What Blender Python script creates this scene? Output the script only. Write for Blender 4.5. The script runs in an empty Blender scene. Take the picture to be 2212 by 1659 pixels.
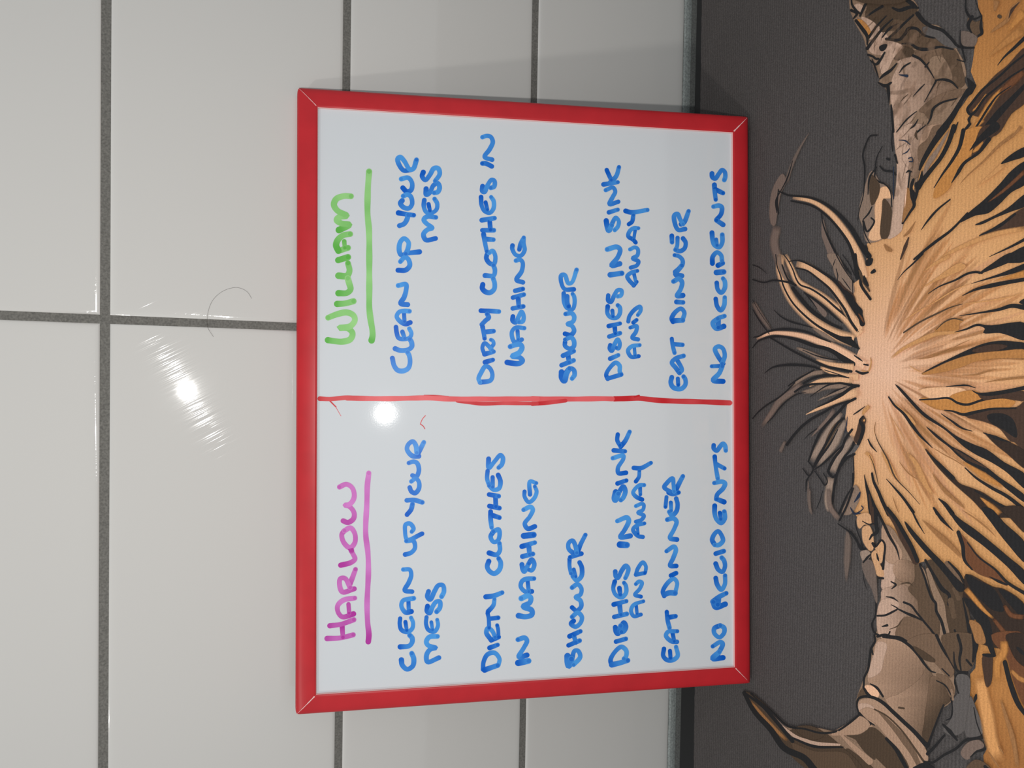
import bpy, bmesh, math, random
from mathutils import Vector, Matrix
from mathutils.geometry import tessellate_polygon

# ------------------------------------------------------------------ camera, light, exposure
SC = bpy.context.scene
COL = SC.collection
PW, PH = 2212.0, 1659.0
FOC = 1470.42                                   # focal length in photo pixels (23 mm class phone lens)
CAM = Vector((0.0085295, -0.4177557, 0.3315787))
RIGHT = Vector((0.0171891, -0.4056509, -0.9138664))
DOWN = Vector((-0.9996157, -0.0268527, -0.0068825))
FWD = Vector((-0.0217479, 0.9136335, -0.4059566))

cd = bpy.data.cameras.new('phone_camera')
cd.sensor_fit = 'HORIZONTAL'
cd.sensor_width = 36.0
cd.lens = FOC / PW * 36.0
cd.clip_start = 0.01
cd.clip_end = 50
cam = bpy.data.objects.new('phone_camera', cd)
COL.objects.link(cam)
cm = Matrix((RIGHT, -DOWN, -FWD)).transposed().to_4x4()
cm.translation = CAM
cam.matrix_world = cm
SC.camera = cam

world = bpy.data.worlds.new('dim_room')
SC.world = world
world.use_nodes = True
bg = world.node_tree.nodes['Background']
bg.inputs[0].default_value = (0.93, 0.97, 1.0, 1)
bg.inputs[1].default_value = 0.46

# the phone's flash beside the lens
ld = bpy.data.lights.new('phone_flash', 'SPOT')
ld.energy = 3.1
ld.color = (1.0, 0.985, 0.955)
ld.shadow_soft_size = 0.0042
ld.spot_size = math.radians(168)
ld.spot_blend = 0.6
fl = bpy.data.objects.new('phone_flash', ld)
COL.objects.link(fl)
fl.location = (-0.0179, -0.4076, 0.3558)
fl.rotation_euler = (Vector((-0.004, 0.0, 0.12)) - fl.location).to_track_quat('-Z', 'Y').to_euler()

# the kitchen's ceiling lamp, up and to the left behind the camera
ad = bpy.data.lights.new('ceiling_lamp', 'POINT')
ad.energy = 26.0
ad.color = (1.0, 0.97, 0.92)
ad.shadow_soft_size = 0.045
al = bpy.data.objects.new('ceiling_lamp', ad)
COL.objects.link(al)
al.location = (-1.00, -0.80, 1.56)

SC.cycles.transparent_max_bounces = 64
SC.view_settings.view_transform = 'Standard'
SC.view_settings.look = 'None'
SC.view_settings.gamma = 1.0
SC.view_settings.exposure = 0.0
SC.view_settings.use_curve_mapping = False

# ------------------------------------------------------------------ helpers
def ray(x, y):
    return (RIGHT * ((x - PW / 2) / FOC) + DOWN * ((y - PH / 2) / FOC) + FWD).normalized()

def hit(x, y, p0, n):
    d = ray(x, y)
    return CAM + d * ((p0 - CAM).dot(n) / d.dot(n))

def lin(c):
    return tuple((v / 12.92 if v <= 0.04045 else ((v + 0.055) / 1.055) ** 2.4) for v in (q / 255.0 for q in c))

def nmat(name):
    m = bpy.data.materials.new(name)
    m.use_nodes = True
    nt = m.node_tree
    return m, nt, nt.nodes['Principled BSDF']

def node(nt, t, **kw):
    n = nt.nodes.new(t)
    for k, v in kw.items():
        setattr(n, k, v)
    return n

def link_obj(name, me, mats, parent=None):
    o = bpy.data.objects.new(name, me)
    COL.objects.link(o)
    for m in (mats if isinstance(mats, (list, tuple)) else [mats]):
        me.materials.append(m)
    if parent:
        o.parent = parent
    return o

def from_bm(name, bm, mats, parent=None, smooth=False):
    me = bpy.data.meshes.new(name)
    bm.normal_update()
    bm.to_mesh(me)
    bm.free()
    if smooth:
        for f in me.polygons:
            f.use_smooth = True
    return link_obj(name, me, mats, parent)

def catmull(pts, closed=False, step=6):
    n = len(pts)
    if n < 3 and not closed:
        out = []
        for i in range(n - 1):
            for k in range(step):
                out.append(tuple(pts[i][j] + (pts[i + 1][j] - pts[i][j]) * k / step for j in range(2)))
        return out + [pts[-1]]
    out = []
    for i in range(n if closed else n - 1):
        if closed:
            a, b, c, d = pts[i - 1], pts[i], pts[(i + 1) % n], pts[(i + 2) % n]
        else:
            b, c = pts[i], pts[i + 1]
            a = pts[i - 1] if i else (2 * b[0] - c[0], 2 * b[1] - c[1])
            d = pts[i + 2] if i + 2 < n else (2 * c[0] - b[0], 2 * c[1] - b[1])
        # centripetal parametrisation keeps sharp turns free of loops
        def dd(p, q):
            return max(math.hypot(p[0] - q[0], p[1] - q[1]), 1e-6) ** 0.5
        t0 = 0.0; t1 = t0 + dd(a, b); t2 = t1 + dd(b, c); t3 = t2 + dd(c, d)
        for k in range(step):
            t = t1 + (t2 - t1) * k / step
            def mix(p, q, ta, tb):
                w = (t - ta) / (tb - ta)
                return (p[0] + (q[0] - p[0]) * w, p[1] + (q[1] - p[1]) * w)
            A1 = mix(a, b, t0, t1); A2 = mix(b, c, t1, t2); A3 = mix(c, d, t2, t3)
            B1 = mix(A1, A2, t0, t2); B2 = mix(A2, A3, t1, t3)
            out.append(mix(B1, B2, t1, t2))
    if not closed:
        out.append(pts[-1])
    return out

class Flat:
    """Collects coloured flat shapes that lie on one surface."""
    def __init__(self):
        self.v = []; self.f = []; self.c = []; self.m = []
    def add(self, verts, faces, cols, mi=0):
        b = len(self.v)
        self.v += verts
        self.c += cols
        for f in faces:
            self.f.append([i + b for i in f]); self.m.append(mi)
    def build(self, name, mats, parent, up=None):
        me = bpy.data.meshes.new(name)
        me.from_pydata([tuple(p) for p in self.v], [], self.f)
        ca = me.color_attributes.new('ink', 'FLOAT_COLOR', 'POINT')
        for i, c in enumerate(self.c):
            ca.data[i].color = (c[0], c[1], c[2], c[3] if len(c) > 3 else 1)
        for i, p in enumerate(me.polygons):
            p.material_index = self.m[i]
        me.update()
        if up is not None:
            bm = bmesh.new(); bm.from_mesh(me)
            fl_ = [f for f in bm.faces if f.normal.dot(up) < 0]
            bmesh.ops.reverse_faces(bm, faces=fl_)
            bm.to_mesh(me); bm.free()
        return link_obj(name, me, mats, parent)

def ribbon(flat, pts, widths, place, colf, caps=True, rise=None):
    """pts: dense pixel polyline, widths per point; place(x,y)->Vector; colf(i,t)->colour"""
    n = len(pts)
    L, R = [], []
    for i in range(n):
        a = pts[max(0, i - 1)]; b = pts[min(n - 1, i + 1)]
        dx, dy = b[0] - a[0], b[1] - a[1]
        l = math.hypot(dx, dy) or 1.0
        nx, ny = -dy / l, dx / l
        h = widths[i] / 2
        L.append((pts[i][0] + nx * h, pts[i][1] + ny * h)); R.append((pts[i][0] - nx * h, pts[i][1] - ny * h))
    verts, cols = [], []
    for i in range(n):
        c = colf(i, i / max(1, n - 1))
        up_ = rise * (i / n) if rise else Vector((0, 0, 0))
        verts += [place(*L[i]) + up_, place(*R[i]) + up_]; cols += [c, c]
    faces = [(2 * i, 2 * i + 1, 2 * i + 3, 2 * i + 2) for i in range(n - 1)]
    flat.add(verts, faces, cols)
    if caps:
        for e, q in ((0, 1), (n - 1, n - 2)):
            h = widths[e] / 2
            if h < 0.5:
                continue
            ang = math.atan2(pts[e][1] - pts[q][1], pts[e][0] - pts[q][0])
            c = colf(e, e / max(1, n - 1))
            up_ = rise * (e / n) if rise else Vector((0, 0, 0))
            vs = [place(*pts[e]) + up_] + [place(pts[e][0] + h * math.cos(ang - math.pi / 2 + math.pi * k / 8), pts[e][1] + h * math.sin(ang - math.pi / 2 + math.pi * k / 8)) + up_ for k in range(9)]
            flat.add(vs, [(0, k, k + 1) for k in range(1, 9)], [c] * 10)

def soft_ribbon(flat, pts, widths, place, col, strength=1.0, root=False):
    """a printed stroke whose ink thins out at its sides and tips"""
    n = len(pts)
    verts, cols = [], []
    for i in range(n):
        a = pts[max(0, i - 1)]; b = pts[min(n - 1, i + 1)]
        dx, dy = b[0] - a[0], b[1] - a[1]
        l = math.hypot(dx, dy) or 1.0
        nx, ny = -dy / l, dx / l
        h = widths[i] / 2
        t = i / (n - 1)
        al = strength * min(1.0, t / 0.12 + 0.25, 1.0 if root else (1 - t) / 0.12)
        for k, m in ((1.25, 0), (0.6, 1), (-0.6, 1), (-1.25, 0)):
            verts.append(place(pts[i][0] + nx * h * k, pts[i][1] + ny * h * k))
            cols.append((*col, al * m))
    faces = []
    for i in range(n - 1):
        for k in range(3):
            faces.append((4 * i + k, 4 * i + k + 1, 4 * i + k + 5, 4 * i + k + 4))
    flat.add(verts, faces, cols)

def soft_rim(flat, pts, rim, place, cols):
    """thin ring of fading ink around a printed area"""
    n = len(pts)
    area = sum(pts[i][0] * pts[(i + 1) % n][1] - pts[(i + 1) % n][0] * pts[i][1] for i in range(n))
    sg = 1 if area > 0 else -1
    verts, cc = [], []
    for i in range(n):
        a, b = pts[i - 1], pts[(i + 1) % n]
        dx, dy = b[0] - a[0], b[1] - a[1]
        l = math.hypot(dx, dy) or 1.0
        verts += [place(*pts[i]), place(pts[i][0] + sg * dy / l * rim, pts[i][1] - sg * dx / l * rim)]
        cc += [(*cols[i], 1), (*cols[i], 0)]
    flat.add(verts, [(2 * i, 2 * i + 1, (2 * i + 3) % (2 * n), (2 * i + 2) % (2 * n)) for i in range(n)], cc)

def disc(flat, x, y, r, place, c, n=12):
    vs = [place(x + r * math.cos(2 * math.pi * k / n), y + r * math.sin(2 * math.pi * k / n)) for k in range(n)]
    flat.add(vs, [tuple(range(n))], [c] * n)

# ------------------------------------------------------------------ materials
def tile_material():
    m, nt, p = nmat('white_glazed_tile')
    p.inputs['Base Color'].default_value = (*lin((208, 206, 202)), 1)
    p.inputs['Roughness'].default_value = 0.037
    p.inputs['IOR'].default_value = 1.5
    tc = node(nt, 'ShaderNodeTexCoord')
    nz = node(nt, 'ShaderNodeTexNoise'); nz.inputs['Scale'].default_value = 14
    nt.links.new(tc.outputs['Object'], nz.inputs['Vector'])
    b1 = node(nt, 'ShaderNodeBump'); b1.inputs['Strength'].default_value = 0.05; b1.inputs['Distance'].default_value = 0.002
    nt.links.new(nz.outputs['Fac'], b1.inputs['Height'])
    nt.links.new(b1.outputs['Normal'], p.inputs['Normal'])
    # fine wiping scratches, all in one diagonal direction: a faint second gloss whose normals wobble across them
    across, along = Vector((-0.873, 0.0, -0.488)), Vector((0.488, 0.0, -0.873))
    def dot(v, k):
        d = node(nt, 'ShaderNodeVectorMath', operation='DOT_PRODUCT'); d.inputs[1].default_value = v * k
        nt.links.new(tc.outputs['Object'], d.inputs[0])
        return d.outputs['Value']
    cb = node(nt, 'ShaderNodeCombineXYZ')
    nt.links.new(dot(across, 2600), cb.inputs[0]); nt.links.new(dot(along, 28), cb.inputs[1])
    sn = node(nt, 'ShaderNodeTexNoise'); sn.inputs['Scale'].default_value = 1.0; sn.inputs['Detail'].default_value = 2
    nt.links.new(cb.outputs[0], sn.inputs['Vector'])
    mr = node(nt, 'ShaderNodeMapRange'); mr.inputs['From Min'].default_value = 0.25; mr.inputs['From Max'].default_value = 0.75
    mr.inputs['To Min'].default_value = -0.105; mr.inputs['To Max'].default_value = 0.105; mr.clamp = False
    nt.links.new(sn.outputs['Fac'], mr.inputs['Value'])
    sv = node(nt, 'ShaderNodeVectorMath', operation='SCALE'); sv.inputs[0].default_value = across
    nt.links.new(mr.outputs[0], sv.inputs['Scale'])
    av = node(nt, 'ShaderNodeVectorMath', operation='ADD')
    nt.links.new(b1.outputs['Normal'], av.inputs[0]); nt.links.new(sv.outputs[0], av.inputs[1])
    nv = node(nt, 'ShaderNodeVectorMath', operation='NORMALIZE'); nt.links.new(av.outputs[0], nv.inputs[0])
    gl = node(nt, 'ShaderNodeBsdfGlossy'); gl.inputs['Roughness'].default_value = 0.075
    nt.links.new(nv.outputs[0], gl.inputs['Normal'])
    mx = node(nt, 'ShaderNodeMixShader'); mx.inputs[0].default_value = 0.007
    out = nt.nodes['Material Output']
    nt.links.new(p.outputs[0], mx.inputs[1]); nt.links.new(gl.outputs[0], mx.inputs[2]); nt.links.new(mx.outputs[0], out.inputs['Surface'])
    return m

def grout_material(name='grey_cement_grout', c=(110, 108, 103)):
    m, nt, p = nmat(name)
    p.inputs['Roughness'].default_value = 0.9
    tc = node(nt, 'ShaderNodeTexCoord')
    nz = node(nt, 'ShaderNodeTexNoise'); nz.inputs['Scale'].default_value = 900; nz.inputs['Detail'].default_value = 3
    nt.links.new(tc.outputs['Object'], nz.inputs['Vector'])
    rp = node(nt, 'ShaderNodeValToRGB')
    a = lin(c)
    rp.color_ramp.elements[0].position = 0.3; rp.color_ramp.elements[0].color = (a[0] * .7, a[1] * .7, a[2] * .7, 1)
    rp.color_ramp.elements[1].position = 0.7; rp.color_ramp.elements[1].color = (a[0] * 1.25, a[1] * 1.25, a[2] * 1.25, 1)
    nt.links.new(nz.outputs['Fac'], rp.inputs['Fac']); nt.links.new(rp.outputs['Color'], p.inputs['Base Color'])
    b = node(nt, 'ShaderNodeBump'); b.inputs['Strength'].default_value = 0.4; b.inputs['Distance'].default_value = 0.0004
    nt.links.new(nz.outputs['Fac'], b.inputs['Height']); nt.links.new(b.outputs['Normal'], p.inputs['Normal'])
    return m

def plain(name, c, rough=0.5, spec=0.5, noise=0.0, scale=300):
    m, nt, p = nmat(name)
    a = lin(c)
    p.inputs['Roughness'].default_value = rough
    p.inputs['Specular IOR Level'].default_value = spec
    tc = node(nt, 'ShaderNodeTexCoord')
    nz = node(nt, 'ShaderNodeTexNoise'); nz.inputs['Scale'].default_value = scale; nz.inputs['Detail'].default_value = 2
    nt.links.new(tc.outputs['Object'], nz.inputs['Vector'])
    rp = node(nt, 'ShaderNodeValToRGB')
    rp.color_ramp.elements[0].position = 0.35; rp.color_ramp.elements[0].color = (*[v * (1 - noise) for v in a], 1)
    rp.color_ramp.elements[1].position = 0.65; rp.color_ramp.elements[1].color = (*[v * (1 + noise) for v in a], 1)
    nt.links.new(nz.outputs['Fac'], rp.inputs['Fac']); nt.links.new(rp.outputs['Color'], p.inputs['Base Color'])
    return m

def fabric_bump(nt, p, strength=0.5):
    """fine ribs along the rear edge of the mat plus felt grain"""
    tc = node(nt, 'ShaderNodeTexCoord')
    wv = node(nt, 'ShaderNodeTexWave'); wv.bands_direction = 'Y'
    wv.inputs['Scale'].default_value = 178; wv.inputs['Distortion'].default_value = 0.6; wv.inputs['Detail'].default_value = 1
    nz = node(nt, 'ShaderNodeTexNoise'); nz.inputs['Scale'].default_value = 1500; nz.inputs['Detail'].default_value = 2
    nt.links.new(tc.outputs['Object'], wv.inputs['Vector']); nt.links.new(tc.outputs['Object'], nz.inputs['Vector'])
    ad_ = node(nt, 'ShaderNodeMath', operation='MULTIPLY_ADD'); ad_.inputs[1].default_value = 0.5
    nt.links.new(wv.outputs['Fac'], ad_.inputs[0]); nt.links.new(nz.outputs['Fac'], ad_.inputs[2])
    b = node(nt, 'ShaderNodeBump'); b.inputs['Strength'].default_value = strength; b.inputs['Distance'].default_value = 0.0003
    nt.links.new(ad_.outputs[0], b.inputs['Height']); nt.links.new(b.outputs['Normal'], p.inputs['Normal'])
    return nz, wv

def grain(nt, nz, src, dst, lo=0.8, hi=1.2, wv=None, rib=0.1):
    mr = node(nt, 'ShaderNodeMapRange'); mr.inputs['From Min'].default_value = 0.25; mr.inputs['From Max'].default_value = 0.75
    mr.inputs['To Min'].default_value = lo; mr.inputs['To Max'].default_value = hi
    nt.links.new(nz.outputs['Fac'], mr.inputs['Value'])
    if wv:                                        # rib shading painted into the colour: valleys darker, crests lighter
        m2 = node(nt, 'ShaderNodeMapRange'); m2.inputs['To Min'].default_value = 1 - rib; m2.inputs['To Max'].default_value = 1 + rib
        nt.links.new(wv.outputs['Fac'], m2.inputs['Value'])
        m3 = node(nt, 'ShaderNodeMath', operation='MULTIPLY')
        nt.links.new(mr.outputs[0], m3.inputs[0]); nt.links.new(m2.outputs[0], m3.inputs[1])
        mr = m3
    mx = node(nt, 'ShaderNodeVectorMath', operation='SCALE')
    nt.links.new(src, mx.inputs[0]); nt.links.new(mr.outputs[0], mx.inputs['Scale'])
    nt.links.new(mx.outputs[0], dst)

MK = 1.22                                        # fabric dye strength, photo colour -> albedo

def mat_material():
    m, nt, p = nmat('charcoal_felt')
    p.inputs['Roughness'].default_value = 0.85
    p.inputs['Specular IOR Level'].default_value = 0.25
    nz, wv = fabric_bump(nt, p, 0.6)
    rgb = node(nt, 'ShaderNodeRGB'); a = lin((70, 66, 65))
    rgb.outputs[0].default_value = (a[0] * MK, a[1] * MK, a[2] * MK, 1)
    grain(nt, nz, rgb.outputs[0], p.inputs['Base Color'], 0.66, 1.34, wv, 0.13)
    return m

def print_material():
    m, nt, p = nmat('fabric_print_ink')
    p.inputs['Roughness'].default_value = 0.8
    p.inputs['Specular IOR Level'].default_value = 0.25
    nz, wv = fabric_bump(nt, p, 0.3)
    at = node(nt, 'ShaderNodeVertexColor'); at.layer_name = 'ink'
    grain(nt, nz, at.outputs['Color'], p.inputs['Base Color'], 0.82, 1.18, wv, 0.05)
    nt.links.new(at.outputs['Alpha'], p.inputs['Alpha'])
    return m

def marker_material():
    m, nt, p = nmat('marker_ink')
    p.inputs['Roughness'].default_value = 0.4
    p.inputs['Specular IOR Level'].default_value = 0.2
    at = node(nt, 'ShaderNodeVertexColor'); at.layer_name = 'ink'
    nt.links.new(at.outputs['Color'], p.inputs['Base Color'])
    return m

def board_material():
    m, nt, p = nmat('white_melamine')
    p.inputs['Base Color'].default_value = (*lin((211, 215, 219)), 1)
    p.inputs['Roughness'].default_value = 0.042
    tc = node(nt, 'ShaderNodeTexCoord')
    nz = node(nt, 'ShaderNodeTexNoise'); nz.inputs['Scale'].default_value = 1100; nz.inputs['Detail'].default_value = 2
    nt.links.new(tc.outputs['Object'], nz.inputs['Vector'])
    b = node(nt, 'ShaderNodeBump'); b.inputs['Strength'].default_value = 0.06; b.inputs['Distance'].default_value = 0.0001
    nt.links.new(nz.outputs['Fac'], b.inputs['Height']); nt.links.new(b.outputs['Normal'], p.inputs['Normal'])
    return m

M_TILE = tile_material()
M_GROUT = grout_material()
M_SEAL = grout_material('pale_sealant', (142, 148, 146))
M_GAP_SHADE = grout_material('gap_shade_grey', (100, 102, 100))  # shade in the gap behind the worktop, painted as a darker grey
M_TOP = plain('black_glass', (20, 21, 23), 0.25, 0.3)
M_RED = plain('red_plastic', (188, 34, 42), 0.42, 0.35, 0.05, 60)
M_LIP = plain('pale_pink_edge', (232, 190, 188), 0.5, 0.3)  # pale pink for the inner rail edges and corner joints
M_BACK = plain('grey_backing', (90, 90, 92), 0.8)
M_BOARD = board_material()
M_INK = marker_material()
M_MAT = mat_material()
M_PRINT = print_material()
M_HAIR = plain('dark_hair', (70, 60, 55), 0.6)

# ------------------------------------------------------------------ setting: tiled wall, sealant
PITCH, ZB, XG, PITCHX = 0.124756, 0.008257, 0.031303, 0.374
GW = 0.0041

def tiled_wall():
    bm = bmesh.new()
    prof = [(0.0, 0.0016), (0.0002, 0.0010), (0.0006, 0.00055), (0.0013, 0.00028), (0.0026, 0.00012), (0.0045, 0.00004), (0.008, 0.0)]
    for row in range(0, 11):
        z0, z1 = ZB + row * PITCH + GW / 2, ZB + (row + 1) * PITCH - GW / 2
        for c in range(-3, 3):
            x0, x1 = XG + c * PITCHX + GW / 2, XG + (c + 1) * PITCHX - GW / 2
            prev = None
            for d, y in prof:
                ring = [bm.verts.new((x, y, z)) for x, z in ((x0 + d, z0 + d), (x1 - d, z0 + d), (x1 - d, z1 - d), (x0 + d, z1 - d))]
                if prev:
                    for k in range(4):
                        f = bm.faces.new((prev[k], prev[(k + 1) % 4], ring[(k + 1) % 4], ring[k]))
                        f.smooth = True
                prev = ring
            f = bm.faces.new(prev); f.smooth = True
    # the bed the tiles sit in, with the grout surface just behind the tile faces
    x0, x1, z0, z1 = XG - 3 * PITCHX, XG + 3 * PITCHX, 0.0, ZB + 11 * PITCH
    vs = [bm.verts.new(p) for p in ((x0, 0.0009, z0), (x1, 0.0009, z0), (x1, 0.0009, z1), (x0, 0.0009, z1), (x0, 0.09, z0), (x1, 0.09, z0), (x1, 0.09, z1), (x0, 0.09, z1))]
    for q in ((0, 1, 2, 3), (5, 4, 7, 6), (0, 4, 5, 1), (3, 2, 6, 7), (0, 3, 7, 4), (1, 5, 6, 2)):
        f = bm.faces.new([vs[i] for i in q]); f.material_index = 1
    o = from_bm('wall_back', bm, [M_TILE, M_GROUT])
    o['kind'] = 'structure'
    o['label'] = 'white glazed tile wall with grey grout lines'
    return o

def strip(name, pts, mat, label):
    """a long bead along the foot of the wall; pts = cross-section (y, z)"""
    bm = bmesh.new()
    xs = (-1.08, 1.14)
    rings = [[bm.verts.new((x, y, z)) for y, z in pts] for x in xs]
    n = len(pts)
    for k in range(n):
        bm.faces.new((rings[0][k], rings[0][(k + 1) % n], rings[1][(k + 1) % n], rings[1][k]))
    bm.faces.new(rings[0]); bm.faces.new(rings[1][::-1])
    bmesh.ops.recalc_face_normals(bm, faces=bm.faces[:])
    o = from_bm(name, bm, mat)
    o['kind'] = 'structure'; o['label'] = label
    return o

tiled_wall()
strip('trim_1', [(0.0008, 0.0104), (-0.0003, 0.0092), (-0.0006, 0.0070), (-0.0004, 0.0045), (0.0008, 0.0042)], M_SEAL, 'pale grey sealant bead along the foot of the tiles')
strip('trim_2', [(0.0008, 0.0043), (-0.0002, 0.0042), (-0.0012, 0.0), (0.0008, 0.0)], M_GAP_SHADE, 'darker grey joint between sealant bead and black worktop')

# ------------------------------------------------------------------ black worktop and printed mat
def slab(name, pts, z0, z1, mat, bev=0.0):
    bm = bmesh.new()
    lo = [bm.verts.new((x, y, z0)) for x, y in pts]
    hi = [bm.verts.new((x, y, z1)) for x, y in pts]
    n = len(pts)
    bm.faces.new(lo[::-1]); bm.faces.new(hi)
    for k in range(n):
        bm.faces.new((lo[k], lo[(k + 1) % n], hi[(k + 1) % n], hi[k]))
    bmesh.ops.recalc_face_normals(bm, faces=bm.faces[:])
    if bev:
        es = [e for e in bm.edges if all(abs(v.co.z - z1) < 1e-6 for v in e.verts)]
        bmesh.ops.bevel(bm, geom=es, offset=bev, segments=3, affect='EDGES', profile=0.5)
    return from_bm(name, bm, mat)

CT = 0.0115
MT = 0.0165
top = slab('worktop', [(-1.05, -0.0146), (-1.05, -0.62), (1.1, -0.62), (1.1, -0.0145)], -0.03, CT, M_TOP, 0.0006)
top['label'] = 'black worktop showing as a thin strip between tiled wall and cow print mat'
top['category'] = 'worktop'

random.seed(4)
edge = []
ex0, ey0, ex1, ey1 = -0.36, -0.0380, 0.36, -0.0250
for i in range(241):
    t = i / 240.0
    x = ex0 + (ex1 - ex0) * t
    y = ey0 + (ey1 - ey0) * t
    # edge measured in the photo: gently bowed, with frayed felt
    y += 0.0006 * math.cos((x - 0.1) * 9) + random.uniform(-0.0002, 0.0002)
    edge.append((x, y))
mat_outline = edge + [(0.36, -0.56), (-0.36, -0.573)]
mat = slab('printed_mat', mat_outline, CT + 0.0001, MT, M_MAT, 0.0)
mat['label'] = 'charcoal ribbed fabric mat printed with a horned orange cow, lying on black worktop'
mat['category'] = 'mat'

# ------------------------------------------------------------------ cow print (drawn on the mat)
NAMED = {'k': (30, 29, 30), 'n': (34, 42, 58), 'd': (62, 45, 36), 'D': (46, 35, 29), 'b': (140, 98, 60), 'B': (158, 108, 60), 'r': (96, 60, 38),
         'o': (170, 115, 60), 'O': (192, 137, 84), 't': (207, 161, 123), 'l': (216, 170, 138), 'w': (180, 130, 82), 'h': (176, 146, 127),
         'x': (158, 127, 105), 'H': (128, 104, 85), 'B2': (104, 82, 65), 'm': (70, 55, 42), 'M': (84, 66, 51), 'g': (108, 91, 82), 'q': (124, 104, 90),
         'v': (140, 120, 106), 'G': (83, 78, 76), 'e': (100, 86, 78), 'p': (222, 180, 156), 'T': (188, 144, 106)}
CROPS = {'a': (1832, 0, 5.8211), 'b': (1832, 275, 5.8211), 'c': (1832, 550, 5.8211), 'd': (1832, 825, 5.8211), 'e': (1832, 1100, 5.8211), 'f': (1832, 1374, 5.8211),
         'g': (1600, 550, 5.8211), 'h': (1600, 825, 5.8211), '1': (1412, 0, 2.765), '2': (1412, 530, 2.765), '3': (1412, 1059, 2.765), '0': (0, 0, 1.0)}
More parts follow.
